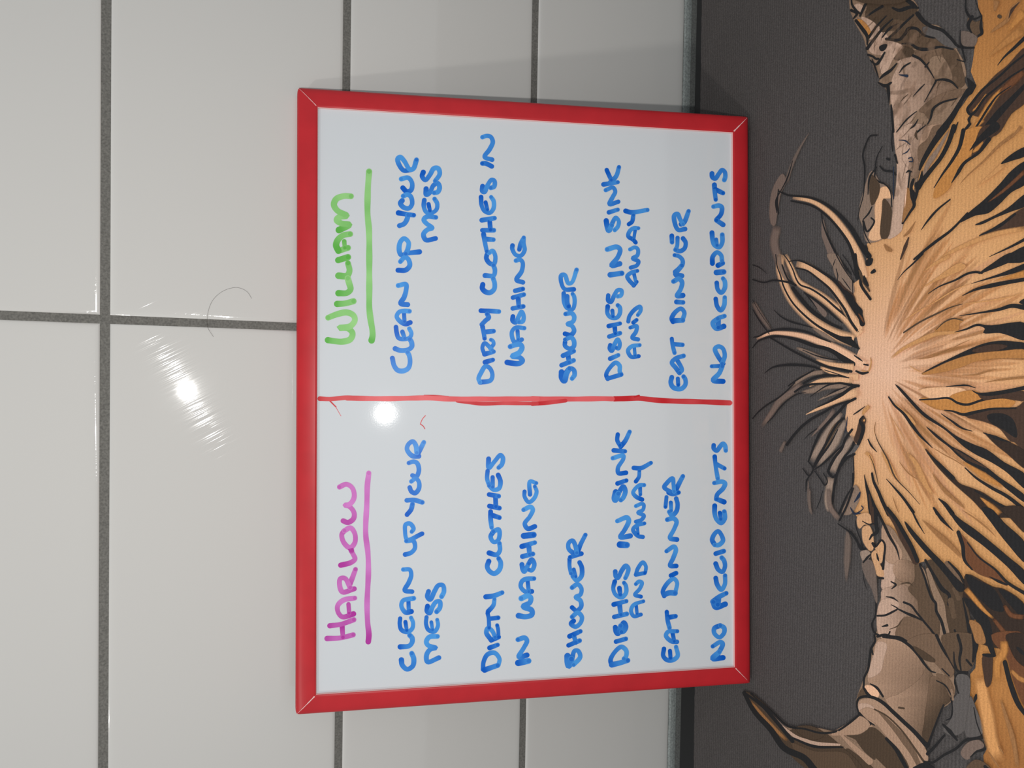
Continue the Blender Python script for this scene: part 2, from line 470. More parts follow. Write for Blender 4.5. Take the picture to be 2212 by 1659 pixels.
# one drawn shape per line:  crop, group (H hair, U / L horns, E / F ears), kind (P area, S stroke), colour, [stroke widths], points
ART = """
/ ---- grey ghosts around the ear
a H P e: 1420,400 1560,420 1620,480 1580,580 1440,560
a H S k 18,34,18: 1480,0 1480,120 1520,200 1580,240 1680,200
a H P M: 1510,230 1600,280 1680,260 1680,400 1640,450 1560,400 1530,350
a H S k 40,45,18: 1560,210 1510,320 1550,410
a H S k 18,44,30: 1680,210 1668,330 1680,420 1640,450
a H S k 8,16: 1600,0 1640,120 1680,210
/ ---- upper horn
0 U P H: 1840,-10 1837,20 1844,40 1849,52 1866,82 1873,107 1877,120 1885,136 1892,155 1901,172 1899,180 1914,191 1920,215 1926,240 1932,285 1935,327 1939,378 1935,430 1928,447 1920,498 1945,498 1952,481 1969,447 1987,364 2004,326 2031,285 2062,247 2090,194 2081,172 2086,163 2081,134 2069,112 2062,100 2028,57 2004,52 1981,31 1983,17 1959,-10
a U P m: 250,-20 740,-20 870,100 830,190 720,260 560,250 400,350 330,290 220,210 240,100
a U P M: 560,250 720,260 830,190 980,320 1100,470 1200,570 1140,590 960,620 800,600 660,570 500,490 600,380 430,390
a U P m: 660,590 830,640 740,740 600,750 570,710
a U P B2: 840,640 1180,600 1340,620 1440,900 1460,1050 1400,1110 1330,1060 1100,1010 1030,900 940,780
a U P M: 1180,620 1340,640 1440,900 1460,1060 1400,1090 1330,1030 1280,850
a U P H: 1060,720 1180,720 1260,830 1300,1000 1100,990 1010,830
a U P h: 170,215 330,290 350,330 300,390 230,330
a U P h: 350,330 410,360 300,480 250,500
a U P h: 430,390 540,510 680,580 620,660 560,740 480,900 430,930 400,820 440,700 330,680 270,630 330,530
a U P h B2 560,1200,1250,1060: 620,780 820,720 930,780 1000,880 1080,1000 1100,1060 1100,1010 1250,1010 1380,1100 1180,1170 950,1330 860,1400 700,1659 580,1659 560,1400 530,1150 560,980 640,800
b U P h: 600,-10 720,-10 780,150 800,350 760,560 750,700 720,1000 680,1250 660,1310 500,1400 560,1000 600,800 620,500
b U P h B2 650,200,1000,330: 700,-10 1000,-10 950,150 880,450 900,560 850,640 760,560 800,350
b U P x: 1000,-10 1200,-10 1050,200 900,420 880,300
a U P B2: 950,1330 1180,1180 1380,1130 1480,1130 1360,1240 1180,1290 1060,1380 1030,1500 960,1420 900,1400
b U P B2: 1080,-10 1200,-10 1020,250 900,430 890,250 1000,150
a U P G: 940,350 1050,340 1180,390 1290,490 1380,580 1340,600 1220,570 1100,480 960,420
a U P h: 80,70 140,50 190,90 180,140 120,130
a U P o: 110,250 180,260 280,400 250,440
a U P m: 400,350 560,250 480,380 430,400
a U S k 40,50,20: 100,260 170,350 240,460 240,560
a U S k 36,30,20: 430,80 330,140 230,210
a U S k 26,50,26: 560,100 640,130 780,90 880,100
a U S k 50,56,10: 740,0 820,60 880,100
a U S k 56,38,26: 870,170 940,260 1040,330 1180,380 1290,480 1380,580 1480,600 1580,600
a U S k 26,34,20: 820,190 700,300 560,440 480,500
a U S k 36,42,22: 480,490 640,500 720,420 760,360 860,360 950,440 1090,480
a U S k 18,46,20: 680,550 780,550 880,610 1000,620 1160,590 1320,620
a U S k 16,26,36: 480,200 360,330 260,470
a U S k 16,34,44: 560,240 450,340 300,530 240,610
a U S k 10,36,14: 640,290 520,360 430,470
@U
a U P k: 390,590 440,560 490,560 460,630 410,640
a U S k 28: 250,690 310,710 350,740 380,740
a U S k 22,38,15: 460,660 400,760 350,810 280,760
a U S k 18,42,20: 610,800 540,880 440,950 400,990
a U S k 18,25,8: 780,790 700,840 640,920
a U S n 10,36: 640,940 740,955
a U S k 18,46,24: 380,1040 470,1080 540,1040
a U S k 46,40,10: 500,1090 510,1180 515,1300
a U S k 36,28,10: 820,700 900,740 960,800 1020,880 1080,980
a U S k 10,24: 1020,780 970,840
a U S k 18,38,15: 1100,1010 1200,1000 1300,1030 1380,1110
a U S k 24,18,8: 1110,1010 1050,1120 960,1280
a U S k 10,20,8: 960,1060 900,1120 820,1210
a U S m 8,14,6: 750,1190 700,1230 660,1280
a U S k 18,33,15: 1360,1240 1180,1290 1070,1370 1040,1480 1000,1560
a U S k 10,20,14: 860,1400 740,1500 610,1659
a U S k 18,32,26: 540,1320 550,1420 570,1659
a U S k 10,25,8: 880,1500 830,1580 780,1620
a U S k 10,25: 980,1570 870,1659
a U S k 18,30,20: 40,0 50,60 110,140 160,180
a U S k 36,34,20: 40,130 110,170 70,230
a U S k 28,36,26: 240,10 200,90 150,200
a U S k 10,24,18: 1410,380 1410,530 1440,640 1470,760
a U S k 14: 1370,750 1470,780
a U S k 10,24,12: 300,740 340,850 380,970
b U S k 14,16,12: 560,0 548,200 560,300
b U S k 30,20: 590,350 618,450
b U S n 10,18,8: 640,160 720,170 780,220
b U S n 10,18,6: 770,270 740,310 680,340
b U S n 14: 760,390 800,380 810,430 770,430
b U S k 10,30,14: 730,570 760,550 800,560
b U S m 10,34,14: 860,40 850,100 870,150
b U S k 18,18,18: 780,560 760,700 740,900 700,1100 680,1210
b U P b: 750,760 800,900 830,970 690,1200 700,1050
b U S p 10,14,6: 735,760 722,900 712,1020
/ ---- lock between the horn and the crown, ghosted strands
b H P q: 200,800 300,550 400,690 480,720 550,850 560,1000 510,1280 430,1400 240,1440 190,1250 140,1100
b H P t: 400,780 480,750 540,880 440,900 430,1060 420,1390 300,1420 260,1380 340,1180 340,1000
b H S k 20,20,8: 360,100 280,110 220,220 185,350 205,480 205,650 190,860 140,1050 120,1170
b H S k 10,24,14: 430,240 360,380 340,540 340,640 400,690 470,720 530,800 550,1000
b H S k 18,28,18: 400,490 450,540 560,560 600,600
b H S k 30: 490,395 515,405
b H S n 12: 570,500 572,700 570,900
b H P m: 290,600 390,720 380,850 300,980
b H P m: 450,900 540,1020 540,1130 490,1390 420,1390 430,1060
b H S k 14,24,14: 300,1000 260,1080 190,1160
b H S k 28,24,20: 190,1180 240,1310 330,1180 290,1140
b H S k 20,16,8: 190,1180 200,1300 240,1400 280,1470
1 H S e 5,20,26: 930,790 870,890 820,1000 790,1100
1 H P g: 770,1040 790,1080 760,1150 740,1250 720,1350 700,1330 700,1180 730,1090
1 H S g 50,50,60: 740,1350 720,1450 750,1560 790,1659
1 H S k 5,9,4: 760,1140 800,1060 830,960
1 H S k 6,12,5: 745,1130 738,1230 745,1280
1 H S k 5,10,5: 770,1120 730,1200 735,1270
1 H S t 18,36,46: 830,1180 950,1205 1050,1270 1120,1350 1180,1440 1230,1540 1260,1659
1 H S k 8,16,34: 745,1140 800,1165 930,1180 1020,1215 1100,1275 1180,1365 1240,1470 1285,1530
1 H S k 8,16,24: 820,1200 950,1232 1040,1295 1120,1385 1170,1465 1200,1560 1215,1659
1 H P g: 1010,1310 1040,1420 1080,1510 1075,1590 1020,1450 1005,1400
1 H S k 5,10,12: 1000,1270 1015,1350 1080,1500 1150,1620
1 H S k 5,10,6: 1090,1520 1120,1560 1180,1640
1 H S k 8,12,6: 1330,1000 1290,1060 1280,1160
1 H P k: 1255,1470 1275,1470 1275,1540 1258,1510
1 H P k: 1270,1555 1305,1545 1300,1580 1275,1580
/ ---- strands fanning out left of the crown
g H P q: 1090,0 1200,0 1300,180 1400,330 1420,480 1330,420 1200,280 1160,150
g H S k 16,14,10: 1200,0 1300,180 1420,350
g H S k 10: 1405,330 1410,500
g H S k 8,12,10: 1280,0 1370,130 1430,260
g H S k 8,12,4: 1190,60 1150,170
g H S k 8,14,8: 1280,300 1380,440
g H S k 10,14,8: 1200,180 1220,260 1215,330
g H P d: 1230,330 1320,430 1410,500 1440,600 1400,620 1300,470
g H S t 80,110,150: 520,0 490,160 540,350 640,560 800,740 1000,900 1200,1010 1420,1080
g H S t 60,95,130: 560,0 640,180 720,340 830,420 1000,520 1200,680 1350,820 1500,1000
g H S q 50,60,60: 480,0 490,110 540,240 600,340
g H S k 12,24,38: 440,0 460,150 500,260 540,400 650,600 800,760 960,890 1100,970 1260,1040 1380,1050
g H P k: 1000,930 1120,990 1250,1040 1380,1050 1430,1100 1500,1190 1370,1140 1200,1060
g H S k 12,24,34: 540,0 600,80 660,200 700,310 750,380 880,430 1050,540 1200,670 1340,790 1420,900 1470,960
g H P k: 1240,650 1330,690 1380,830 1340,800
g H S k 18,20,20: 520,130 560,240 610,330 680,380
g H S k 14,24,30: 150,315 290,350 400,325 500,330 640,360 690,385
g H S k 10,12,4: 150,130 230,160 330,240
g H S k 38,48,24: 650,420 760,560 860,680 1000,790 1150,880 1270,930
g H P g: 850,520 1000,650 1080,740 1060,780 980,700 900,600
g H S k 18,28,10: 800,480 940,580 1080,690 1200,800 1280,860
g H S k 10,20,8: 800,480 880,570 960,680
g H S t 80,92,110: 700,110 850,160 1020,280 1180,440 1290,620 1390,780 1500,950
g H S k 10,34,66: 610,85 720,75 850,120 1020,220 1180,330 1300,470 1420,600 1490,720 1530,870
g H S k 15,30,34: 700,170 830,200 980,310 1110,420 1220,560 1310,690 1380,830 1460,950
g H P k: 1300,440 1410,520 1440,600 1530,700 1530,780 1540,880 1450,760 1330,560
g H S r 10,30,10: 1480,740 1520,800 1550,860
g H S l 25,72,130: 200,1060 380,990 560,990 760,1020 950,1080 1150,1160 1350,1270 1560,1400
g H S k 10,30,14: 160,1040 220,1030 340,970 480,940 650,940 850,980 1000,1050 1130,1100
g H S k 12,34,66: 150,1170 220,1090 360,1040 520,1030 700,1070 900,1140 1100,1190 1260,1280 1410,1375
g H P k: 1150,1200 1300,1290 1430,1390 1330,1370 1230,1310
g H S q 30,60,70: 700,1170 850,1230 1000,1300 1200,1370
g H S t 20,56,90: 950,1320 1100,1370 1250,1400 1420,1420
g H S k 15,26,34: 360,1040 480,1110 650,1210 850,1310 1050,1400 1250,1440 1390,1470
g H S k 8,20,10: 780,1200 950,1270 1100,1310 1250,1330
g H S e 60,70,44: 160,600 250,760 380,950
g H S k 8,14,10: 150,690 240,840 360,1000
g H S k 6,8,6: 150,570 250,740 390,940
g H S k 8,22,8: 420,700 520,790 650,850 800,890 940,930
g H S q 20,60,30: 900,920 1050,1010 1200,1100
g H S t 40,64,90: 1000,1420 1150,1480 1330,1530 1480,1540
g H S k 8,36,18: 300,1490 400,1420 550,1390 750,1390 900,1410 1020,1450
g H S q 50,60,50: 1050,1475 850,1510 620,1659
g H S t 80,60,40: 1420,1580 1200,1575 1000,1590 860,1645
g H S k 14,34,24: 1360,1550 1200,1520 1050,1520 900,1560 740,1650
g H S k 18,24,18: 920,1455 760,1540 600,1650
g H S k 10,14: 1050,1450 1180,1490 1330,1540
g H S k 14,24,10: 1430,1270 1490,1310 1530,1340
g H S k 20: 1550,1380 1600,1390
g H S w 14,22,14: 1630,1290 1640,1360 1600,1470 1500,1450
g H S k 22,34,24: 1450,1465 1530,1495 1600,1480
g H S k 38,38,34: 1440,0 1460,150 1510,250 1510,370 1630,560
g H S m 20,50,20: 1490,200 1540,320 1620,460
g H P k: 1550,260 1580,310 1610,400 1580,390 1540,330
g H P k: 1570,90 1610,50 1660,50 1640,130 1580,140
g H P k: 1630,230 1680,180 1700,215 1650,240
g H P k: 1560,0 1620,0 1590,40
h H S t 120,60,8: 1500,110 1300,190 1100,280 950,350 820,410
h H S q 44,44,10: 1400,70 1150,150 960,240
h H S q 60,90,30: 1400,50 1050,60 900,110 760,130
h H S k 30,46,8: 1480,50 1400,70 1270,160 1110,250 940,330
h H S k 38,24,6: 1480,50 1380,40 1250,15 1100,40 980,110 870,190
h H S k 10,22,6: 1330,60 1180,120 1050,190
h H S g 70,86,40: 780,20 640,130 500,230 380,400 260,570
h H S k 26,30,14: 680,125 780,60 900,30 1100,20 1300,20
h H S k 15,22,14: 680,10 560,130 460,210 330,290 220,380 150,460
h H S k 8,20,8: 820,130 700,160 590,230 480,340 400,450 330,520
h H S g 50,40,8: 1180,350 1080,480 960,610 880,700
h H S k 12,12,4: 960,590 860,660 790,730
h H S e 30,50: 560,740 490,890
h H S v 46,96,70: 1270,390 1130,580 1000,800 880,1000
h H S v 40,120,50: 1320,480 1240,640 1120,850 950,1060
h H S v 60,110,80: 1420,680 1300,850 1200,1000 1150,1150
h H P M: 1270,470 1180,620 1120,760 1060,840 1080,720 1180,540
h H S v 90,90,50: 1140,1200 1110,1350 1090,1500 1110,1640
h H S G 46,64,20: 1470,800 1400,880 1320,950
h H S k 34,34,20: 1440,210 1330,270 1230,380 1120,490 1010,620 930,780 870,950 850,1000
h H S k 24,34,34: 1330,250 1180,300 1050,380 900,460 770,560 660,680 580,790
h H S k 28,34,24: 1290,460 1220,520 1140,650 1060,800 960,980 910,1090
h H S k 12,28,14: 1220,600 1130,770 1010,940 930,1070
h H S k 14,28,14: 1280,800 1150,920 1020,1040 930,1100
h H S k 28,38,20: 1400,600 1320,710 1270,840 1190,940 1110,1090 1100,1130 1160,1200 1190,1170
h H S k 24,34,24: 1420,760 1400,830 1300,950 1240,1080 1200,1190 1170,1350 1150,1530
h H S k 28,38,20: 1430,910 1330,960 1260,1060
h H S k 14,22,12: 850,1000 910,1090 860,1180 780,1090
h H S k 15,20,8: 860,1190 830,1240 820,1380
h H S k 12,18,12: 930,1120 1000,1220 1060,1300 1090,1250 1040,1150
h H S n 8,14,8: 1340,440 1330,540 1310,640
h H S k 12,15,30: 1410,900 1418,1000 1410,1300 1330,1440 1240,1650
h H S k 16: 1410,1150 1400,1400
h H S e 12,26,26: 850,1240 850,1480 880,1659
h H S k 6,12,6: 1030,1370 1000,1480 950,1600
h H P q: 1440,1300 1500,1390 1480,1500 1380,1659 1280,1659 1350,1480
h H P d: 1540,430 1570,480 1550,560 1520,680 1490,780 1430,740 1460,620 1500,480
h H S k 18,50,40: 1540,430 1500,490 1540,560 1520,680 1480,780
h H S O 14,26,10: 1560,470 1545,500
h H S w 50,54,20: 1620,300 1560,360 1530,420
h H S k 8,20,12: 1560,310 1480,370 1420,410
h H S n 18,40,14: 1500,1390 1480,1440 1430,1510
h H S n 14: 1520,1560 1540,1590 1480,1640 1430,1659
h H S n 12: 1380,1580 1410,1640 1450,1650
/ ---- top right: ear and dark wedge
a E S b 90,26: 1870,0 1840,150
a E S b 30,60,20: 2180,0 2060,110 2000,250 1870,350 1780,420
a E S d 10,40,8: 2150,30 2060,130 2020,230
a E S B 140,70,10: 2212,360 2000,520 1850,640 1760,720
a E S o 120,80,30: 2212,150 2120,260 2000,400
a E S m 46: 1898,205 1910,212
a E S k 50,30,8: 2240,460 2080,610 1960,720 1880,820
a H P d: 2240,600 2000,830 1850,950 1700,1120 1560,1300 1500,1380 1560,1440 1700,1500 1580,1700 1860,1700 2050,1430 2240,1260
a H S o 40,80,60: 1960,1100 1840,1230 1700,1440 1560,1659
a H S o 20,40,20: 1740,1180 1640,1330 1560,1400
a H S o 60,60,60: 1700,1500 1600,1590 1560,1680
a H S r 60,100,60: 2212,900 2080,1020 1900,1180
a H S k 25,36,20: 2212,690 2050,820 1900,960 1700,1120 1560,1290 1500,1380 1540,1440 1600,1400 1720,1230 1850,1120 2050,960 2212,860
a H S k 10,30,24: 2050,1080 1880,1200 1780,1330 1660,1520 1570,1659
a H S k 50,90,70: 2240,1060 2050,1260 1900,1420 1750,1600 1690,1680
a H S k 36,64,90: 1500,1130 1400,1310 1300,1480 1150,1680
a H p k: 1490,970 1550,1020 1615,1080 1560,1180 1450,1250 1510,1100
a H S k 14,40: 1380,1540 1330,1659
a H S k 40,30: 1530,1560 1450,1659
a H S k 20,40,20: 1560,1440 1520,1500 1530,1560
/ ---- hair lower edge of the upper horn
b H S q 20,70,40: 1270,40 1130,280 1000,480 940,640
b H S k 90,60,30: 1230,-20 1060,220 930,450 900,530
b H S k 60,50,66: 1330,-10 1260,200 1160,390 1040,540 930,680 880,760
b H P k: 930,540 880,680 840,700 850,830 800,770 790,850 830,960 860,900 900,750 940,660
b H S k 34,46,14: 820,660 800,720 800,850 830,980 770,1080 690,1210
b H S O 8,20,8: 825,720 820,790
b H P o: 1450,60 1700,0 1720,60 1700,200 1550,330 1440,480 1340,620 1250,790 1080,890 1100,760 1230,530 1340,380
b H S k 56,38,10: 1450,40 1400,250 1300,430 1180,600 1080,760
b H P d: 1700,-10 1900,-10 1740,200 1560,380 1600,200
b H S k 120,64,8: 1850,-10 1640,170 1530,290
b H S o 20,50,20: 1700,180 1620,270 1560,320
b H S k 56,34,46,8: 1770,150 1640,320 1460,450 1370,590 1300,700
b H S b 50,24,6: 2100,80 1900,230 1700,430 1500,610 1390,730
b H S b 50,24,8: 2180,-10 2080,100 1950,200
b H S w 80,50,10: 1960,460 1800,600 1600,750
b H P k: 2240,250 2080,320 1920,460 2060,420 2240,350
b H P k: 2240,430 2060,540 1900,720 1700,920 1520,1070 1400,1200 1600,1110 1760,1080 1900,970 2050,820 2240,700
b H S r 50,36,10: 2240,540 1950,800 1750,950
b H P k: 2240,840 2000,1020 1800,1130 1590,1230 1680,1220 1850,1140 2050,1060 2240,980
b H P d: 2240,1020 2080,1090 1900,1230 1650,1360 1900,1290 2240,1250
b H S k 28,46,10: 2100,1090 1900,1240 1650,1365
b H S w 60,66,34: 2240,1270 1900,1330 1600,1430 1350,1540 1120,1670
b H S k 24,38,26: 1500,1080 1300,1290 1100,1440 960,1550 830,1660
c H S k 28,18,5: 935,-10 820,110 700,220 620,320
b H S k 18,30,8: 1280,910 1120,1040 990,1190 920,1290
b H S k 40,28,6: 2240,1400 2050,1500 1770,1630
b H P k: 2240,1500 2050,1580 1880,1680 2240,1680
b H S d 18,46,18: 760,1390 720,1500 660,1659
b H S b 10,38,20: 850,1180 760,1320 690,1380
b H S b 20,60,30: 450,1470 500,1530 560,1560
/ ---- right of the crown
c H S w 56,46,6: 1290,10 1100,110 950,210
c H P w: 960,400 1120,290 1300,160 1420,110 1480,150 1300,250 1100,330
c H S k 8,28,30: 1010,490 1150,400 1350,320 1500,240 1600,220 1680,230
c H P k: 1640,245 1680,205 1800,120 2030,-20 2240,-20 2240,0 2000,110 1800,190
c H S w 6,20,10: 900,700 1100,590 1350,440 1550,360
c H S k 6,34,90: 1550,365 1800,290 2000,230 2240,150
c H S o 90,36,5: 2240,235 2000,290 1830,330
c H S k 8,54,46: 1440,515 1600,440 1800,390 2000,350 2240,310
c H S w 6,18,10: 680,850 850,730 1000,650
c H S m 20,22,8: 700,980 900,850 1100,750 1300,660 1440,620
c H S w 10,22,10: 1440,620 1700,590 2000,540 2200,480
c H S k 8,38,64: 1400,770 1700,725 1900,690 2060,645 2240,670
c H P k: 2150,600 2240,550 2240,640 2180,620
c H P B: 1090,960 1200,860 1320,805 1450,825 1400,870 1380,950 1200,990
c H S m 8,20,14: 1100,950 1210,850 1320,805 1440,825
c H S w 30,66,28: 540,1300 700,1180 900,1080 1100,1000 1300,980 1460,960
c H S k 8,28,30: 1340,975 1480,940 1620,885 1720,900
c H P k: 1620,880 1800,890 2240,865 2240,1075 2000,1010 1900,985 1700,985 1720,930
c H S b 10,14,6: 860,1310 1050,1290 1250,1210 1420,1120 1560,1060
c H P k: 920,1500 1050,1420 1250,1320 1500,1200 1700,1120 1900,1085 2100,1095 2240,1125 2240,1210 1900,1210 1650,1240 1450,1280 1200,1370 1050,1450
c H P d: 1560,1210 1700,1155 1850,1130 2000,1150 1900,1195 1650,1230
c H P B: 930,1505 1050,1450 1300,1340 1550,1260 1900,1220 2240,1210 2240,1300 1900,1300 1600,1340 1400,1420 1150,1480
c H S b 30,14,4: 2240,1315 1900,1310 1650,1340
c H S b 8,24,6: 1430,1515 1600,1510 1750,1470 1880,1440
c H S b 36,28,6: 2240,1540 1950,1570 1700,1610
c H S w 6,14,6: 760,1390 860,1450 960,1490
/ ---- lower right fan
d H P B: 950,240 1080,330 1200,350 1300,330 1250,215 1080,225
d H P o: 900,220 1270,200 1400,270 1520,290 1700,230 1900,210 2100,250 2000,330 1750,340 1500,390 1380,380 1200,350 1050,300
d H S w 10,36,10: 880,100 1000,90 1200,60
d H P t: 900,110 1250,70 1450,90 1500,130 1270,195 1050,210
d H P o: 1280,190 1540,110 1680,160 1720,210 1500,270 1380,250
d H S k 8,24,8: 1230,60 1400,45 1500,45 1600,75
d H S k 18,32,28: 900,225 1080,215 1270,205 1380,265 1500,285 1680,230 1850,200 2240,190
d H P d: 1640,150 1800,170 2240,130 2240,230 1900,195 1700,220
d H S k 8,50,50: 1560,110 1650,150 1800,150 2000,120 2240,70
d H P d: 1480,430 1700,360 2120,320 2240,240 2240,900 2100,760 2040,740 1900,580 1720,500
d H P k: 1750,420 1950,400 2080,480 2120,700 1950,600 1780,500
d H S k 10,44,18: 1210,355 1320,370 1450,410 1600,380 1800,340 2110,330
d H P D: 1720,640 1860,730 2040,770 2240,900 2240,1090 2000,900 1850,780
d H S k 10,48,10: 1700,640 1850,700 2040,760
d H S k 8,30,8: 1170,400 1300,490 1430,580 1560,620
d H P k: 590,30 640,60 840,270 960,390 1200,560 1360,680 1560,780 1740,850 1960,1010 2240,1180 2240,1350 2000,1140 1800,1010 1600,910 1450,810 1330,700 1200,590 960,440 800,280
d H S w 24,60,20: 560,260 680,370 800,480 860,560
d H S k 18,42,8: 510,190 580,290 700,400 800,540 900,670 1000,770 1060,830
d H P k: 980,560 1100,650 1300,810 1420,870 1600,980 1750,1080 1900,1200 2240,1450 2240,1520 2000,1350 1800,1190 1560,1060 1380,930 1280,830 1100,690
d H S d 20,46,14: 1340,850 1500,960 1740,1080
d H S b 8,14,10: 1070,830 1200,910 1350,990 1470,1070
d H S o 20,90,40: 1440,1000 1700,1180 1950,1330
d H S k 14,38,48: 1470,1080 1600,1200 1800,1330 2000,1440 2240,1630
d H P D: 970,840 1060,940 1180,1060 1320,1190 1400,1280 1560,1340 1700,1400 1900,1530 2100,1620 2240,1680 1780,1680 1560,1480 1400,1340 1250,1200 1080,1010
d H S o 16,70,100: 1660,1450 1800,1570 1900,1680
d H S k 20,40,50: 1000,890 1180,1070 1320,1210
d H S k 20,30,40: 1600,1370 1900,1540 2140,1659
d H S b 15,56,15: 1060,1150 1130,1260 1230,1380 1400,1530 1480,1600
d H S w 36,90,30: 750,900 850,1020 930,1200 1000,1330 1080,1430
d H S b 8,16,6: 640,1000 760,1150 880,1230
d H S w 50,70,30: 430,870 510,1030 580,1170 640,1260
d H S m 8,22,6: 340,650 370,740 430,850 500,980 580,1180 640,1260 760,1380 900,1540
d H S b 6,14,6: 345,500 330,600 345,680
d H S k 14,24,8: 250,720 290,800 360,880
d H S w 50,40,10: 215,880 280,940 320,1050 350,1180
d H S m 6,14,6: 270,920 320,1040 350,1160 380,1290
d H S k 26,38,48: 300,1150 320,1250 380,1380 430,1500 510,1670
d H P k: 200,1160 240,1290 300,1450 380,1680 280,1680 240,1450 215,1300
d H S d 18,46: 265,1420 300,1640
d H S k 8,28,38: 480,1220 580,1330 700,1470 820,1640
d H S k 15,48,58: 1140,1470 1220,1540 1310,1659
d H S k 15,38: 1070,1580 1120,1659
d H S b 6,14,8: 560,1440 600,1560 640,1659
d H S w 4,12,4: 520,400 640,600 720,740
/ ---- lower horn
0 U P m: 1838,-4 1825,-60 1790,-130 1735,-190 1690,-215 1760,-210 1850,-170 1920,-110 1965,-4
0 L P m: 1750,1668 1800,1710 1870,1735 1940,1720 1990,1668
0 L P H: 1911,1134 1911,1203 1906,1246 1906,1280 1896,1323 1896,1358 1890,1379 1877,1431 1866,1468 1851,1511 1851,1529 1856,1542 1832,1565 1806,1580 1770,1574 1737,1572 1705,1572 1665,1540 1629,1511 1607,1497 1629,1536 1665,1576 1694,1616 1737,1638 1756,1675 1985,1675 1997,1651 2004,1632 1997,1611 2026,1537 2052,1517 2062,1494 2054,1425 2047,1385 2043,1315 2021,1304 2011,1285 1997,1234 1983,1217 1945,1169 1928,1143
e L P h: 460,600 560,680 600,780 580,900 560,960 430,1000 440,800
e L P x: 440,200 560,350 680,560 640,660 540,680 460,600
e L P h B2 420,1250,900,1180: 430,1020 600,970 720,960 830,1100 900,1300 700,1350 560,1659 400,1600 370,1300 420,1150
e L P h: 420,1150 560,1130 640,1200 560,1290 380,1310
e L P x B2 560,730,760,780: 640,640 830,690 900,880 830,930 700,920 610,860 570,730
e L P M: 850,680 930,760 1000,1000 1090,1190 1150,1500 1110,1659 1000,1480 900,1330 880,1150 760,1000 840,900
e L P B2: 700,1370 900,1400 1050,1560 1100,1659 760,1659 600,1600
e L S k 14,28,14: 540,910 600,950 550,1000
e L S m 8,24,8: 660,940 760,925 820,970
e L S k 10,26,8: 480,1100 560,1115 630,1160
e L S k 28,28,24: 700,1170 790,1210 870,1310 960,1420 1060,1540 1140,1659
e L S k 18,38,14: 620,1250 740,1310 860,1360 930,1400
e L S k 24,28,10: 370,1340 460,1335 560,1290 620,1250 540,1200
e L S k 20,20,24: 270,690 320,750 350,880 350,1150 340,1350 300,1440 330,1550 400,1590
e L S k 34,34,38: 370,1600 460,1580 540,1600 660,1620 740,1670
e L S k 20: 525,1540 500,1600
e L S k 14,34: 430,1475 490,1460
e L S m 6,16,6: 690,1380 620,1470 520,1510
e L P m: 1000,650 1200,690 1330,850 1450,1050 1540,1400 1600,1670 1230,1670 1200,1450 1100,1200 1040,1050
e L S H 44,104,60: 1000,760 1080,1000 1160,1200 1200,1400 1250,1580
e L S k 24,34,40: 900,700 960,850 1010,1010 1060,1130 1100,1180 1110,1280 1170,1400 1215,1560
e L S k 28,56,28: 970,640 1090,850 1180,1000 1270,1080 1260,1200
e L S B2 56,66,20: 1240,680 1330,780 1440,950
e L S k 18,36,18: 1260,660 1380,790 1480,950
e L S M 76,60: 1290,1150 1330,1350
e L S M 40,60: 1330,1000 1390,1120
e L S k 15,38,58: 1440,1120 1500,1400 1540,1620
e L S k 24,40: 1340,1520 1390,1640
e H P T: 120,100 240,50 300,130 280,190 200,190 140,240
e H P T: 190,230 260,210 310,330 310,500 280,520 200,420 180,320
e H P T: 350,470 400,400 450,440 450,600 400,680 360,560
e H P T: 300,560 350,520 400,700 440,780 440,840 370,830 330,700
e H P v: 160,540 240,520 280,570 200,660
e H P e: 180,660 280,640 340,780 360,1000 360,1180 300,1000 220,850
e H S d 50,46: 300,-10 320,180
e H S k 18,28,28: 30,280 100,380 160,500 210,500
e H S k 12,14,14: 90,150 110,260 170,420 180,500
e H S k 18,32,18: 280,570 240,610 190,670
e H S k 36,24,32: 310,430 340,470 420,390 460,440 450,620 440,750
e H S k 36,46,18: 340,-10 350,200 360,290 300,330 270,380
e H S k 10,18,18: 180,150 260,190 320,180
e H S k 14,28,10: 360,560 375,620 385,650
e H S n 18: 40,0 80,60 150,50
e H S k 28: 380,865 440,870
e H S k 6,10,4: 190,800 200,900 240,1020
3 H S e 10,40,40,8: 1155,240 1160,300 1155,420 1150,555
3 H S g 26,30,30: 1045,-10 1055,100 1110,180
3 H S k 12,13,13: 1110,180 1150,100 1190,-10
3 H S k 6,10,12: 1100,200 1180,260 1240,350
3 H S e 16,20,8: 930,-10 930,80 945,150
f L P x B2 420,480,1020,760: 370,60 500,20 640,50 800,170 940,310 1040,440 1050,600 980,740 900,850 750,860 560,930 450,760 380,640 260,580 260,450 320,220
f L P h: 370,80 480,100 440,300 400,450 260,520 270,420 330,220
f L P x M 560,820,1050,900: 1000,380 1060,500 1280,700 1290,800 1180,900 980,1330 700,1040 480,800 620,740 780,640 920,520
f L P B2 m 960,800,1120,900: 1060,500 1280,700 1290,800 1180,900 1000,1330 940,1260 960,1100 1000,800
f L P B2: 1110,480 1250,520 1330,700 1290,760 1210,600
f L P B2: 740,80 900,-10 1100,-10 1180,160 1280,320 1330,450 1280,520 1090,330 960,240
f L S k 26,34,24: 330,-10 340,60 290,160 270,290 250,420 205,520 195,640
f L S k 20: 295,150 312,230
f L S k 28,42,12: 440,10 640,40 760,110 870,220 960,350 1040,440 1100,460
f L P m: 820,130 1080,290 1090,320 970,300 900,240
f L S k 36,38,18: 1110,-10 1180,140 1280,300 1330,400
f L P M: 1180,0 1580,-10 1600,200 1560,380 1490,440 1380,430 1250,220
f L S k 38,38,18: 1380,-10 1420,150 1400,300 1420,430
f L S k 14,34,38: 1330,200 1340,340 1380,440 1490,460
f L S k 60,76,28: 1580,-10 1600,120 1570,320
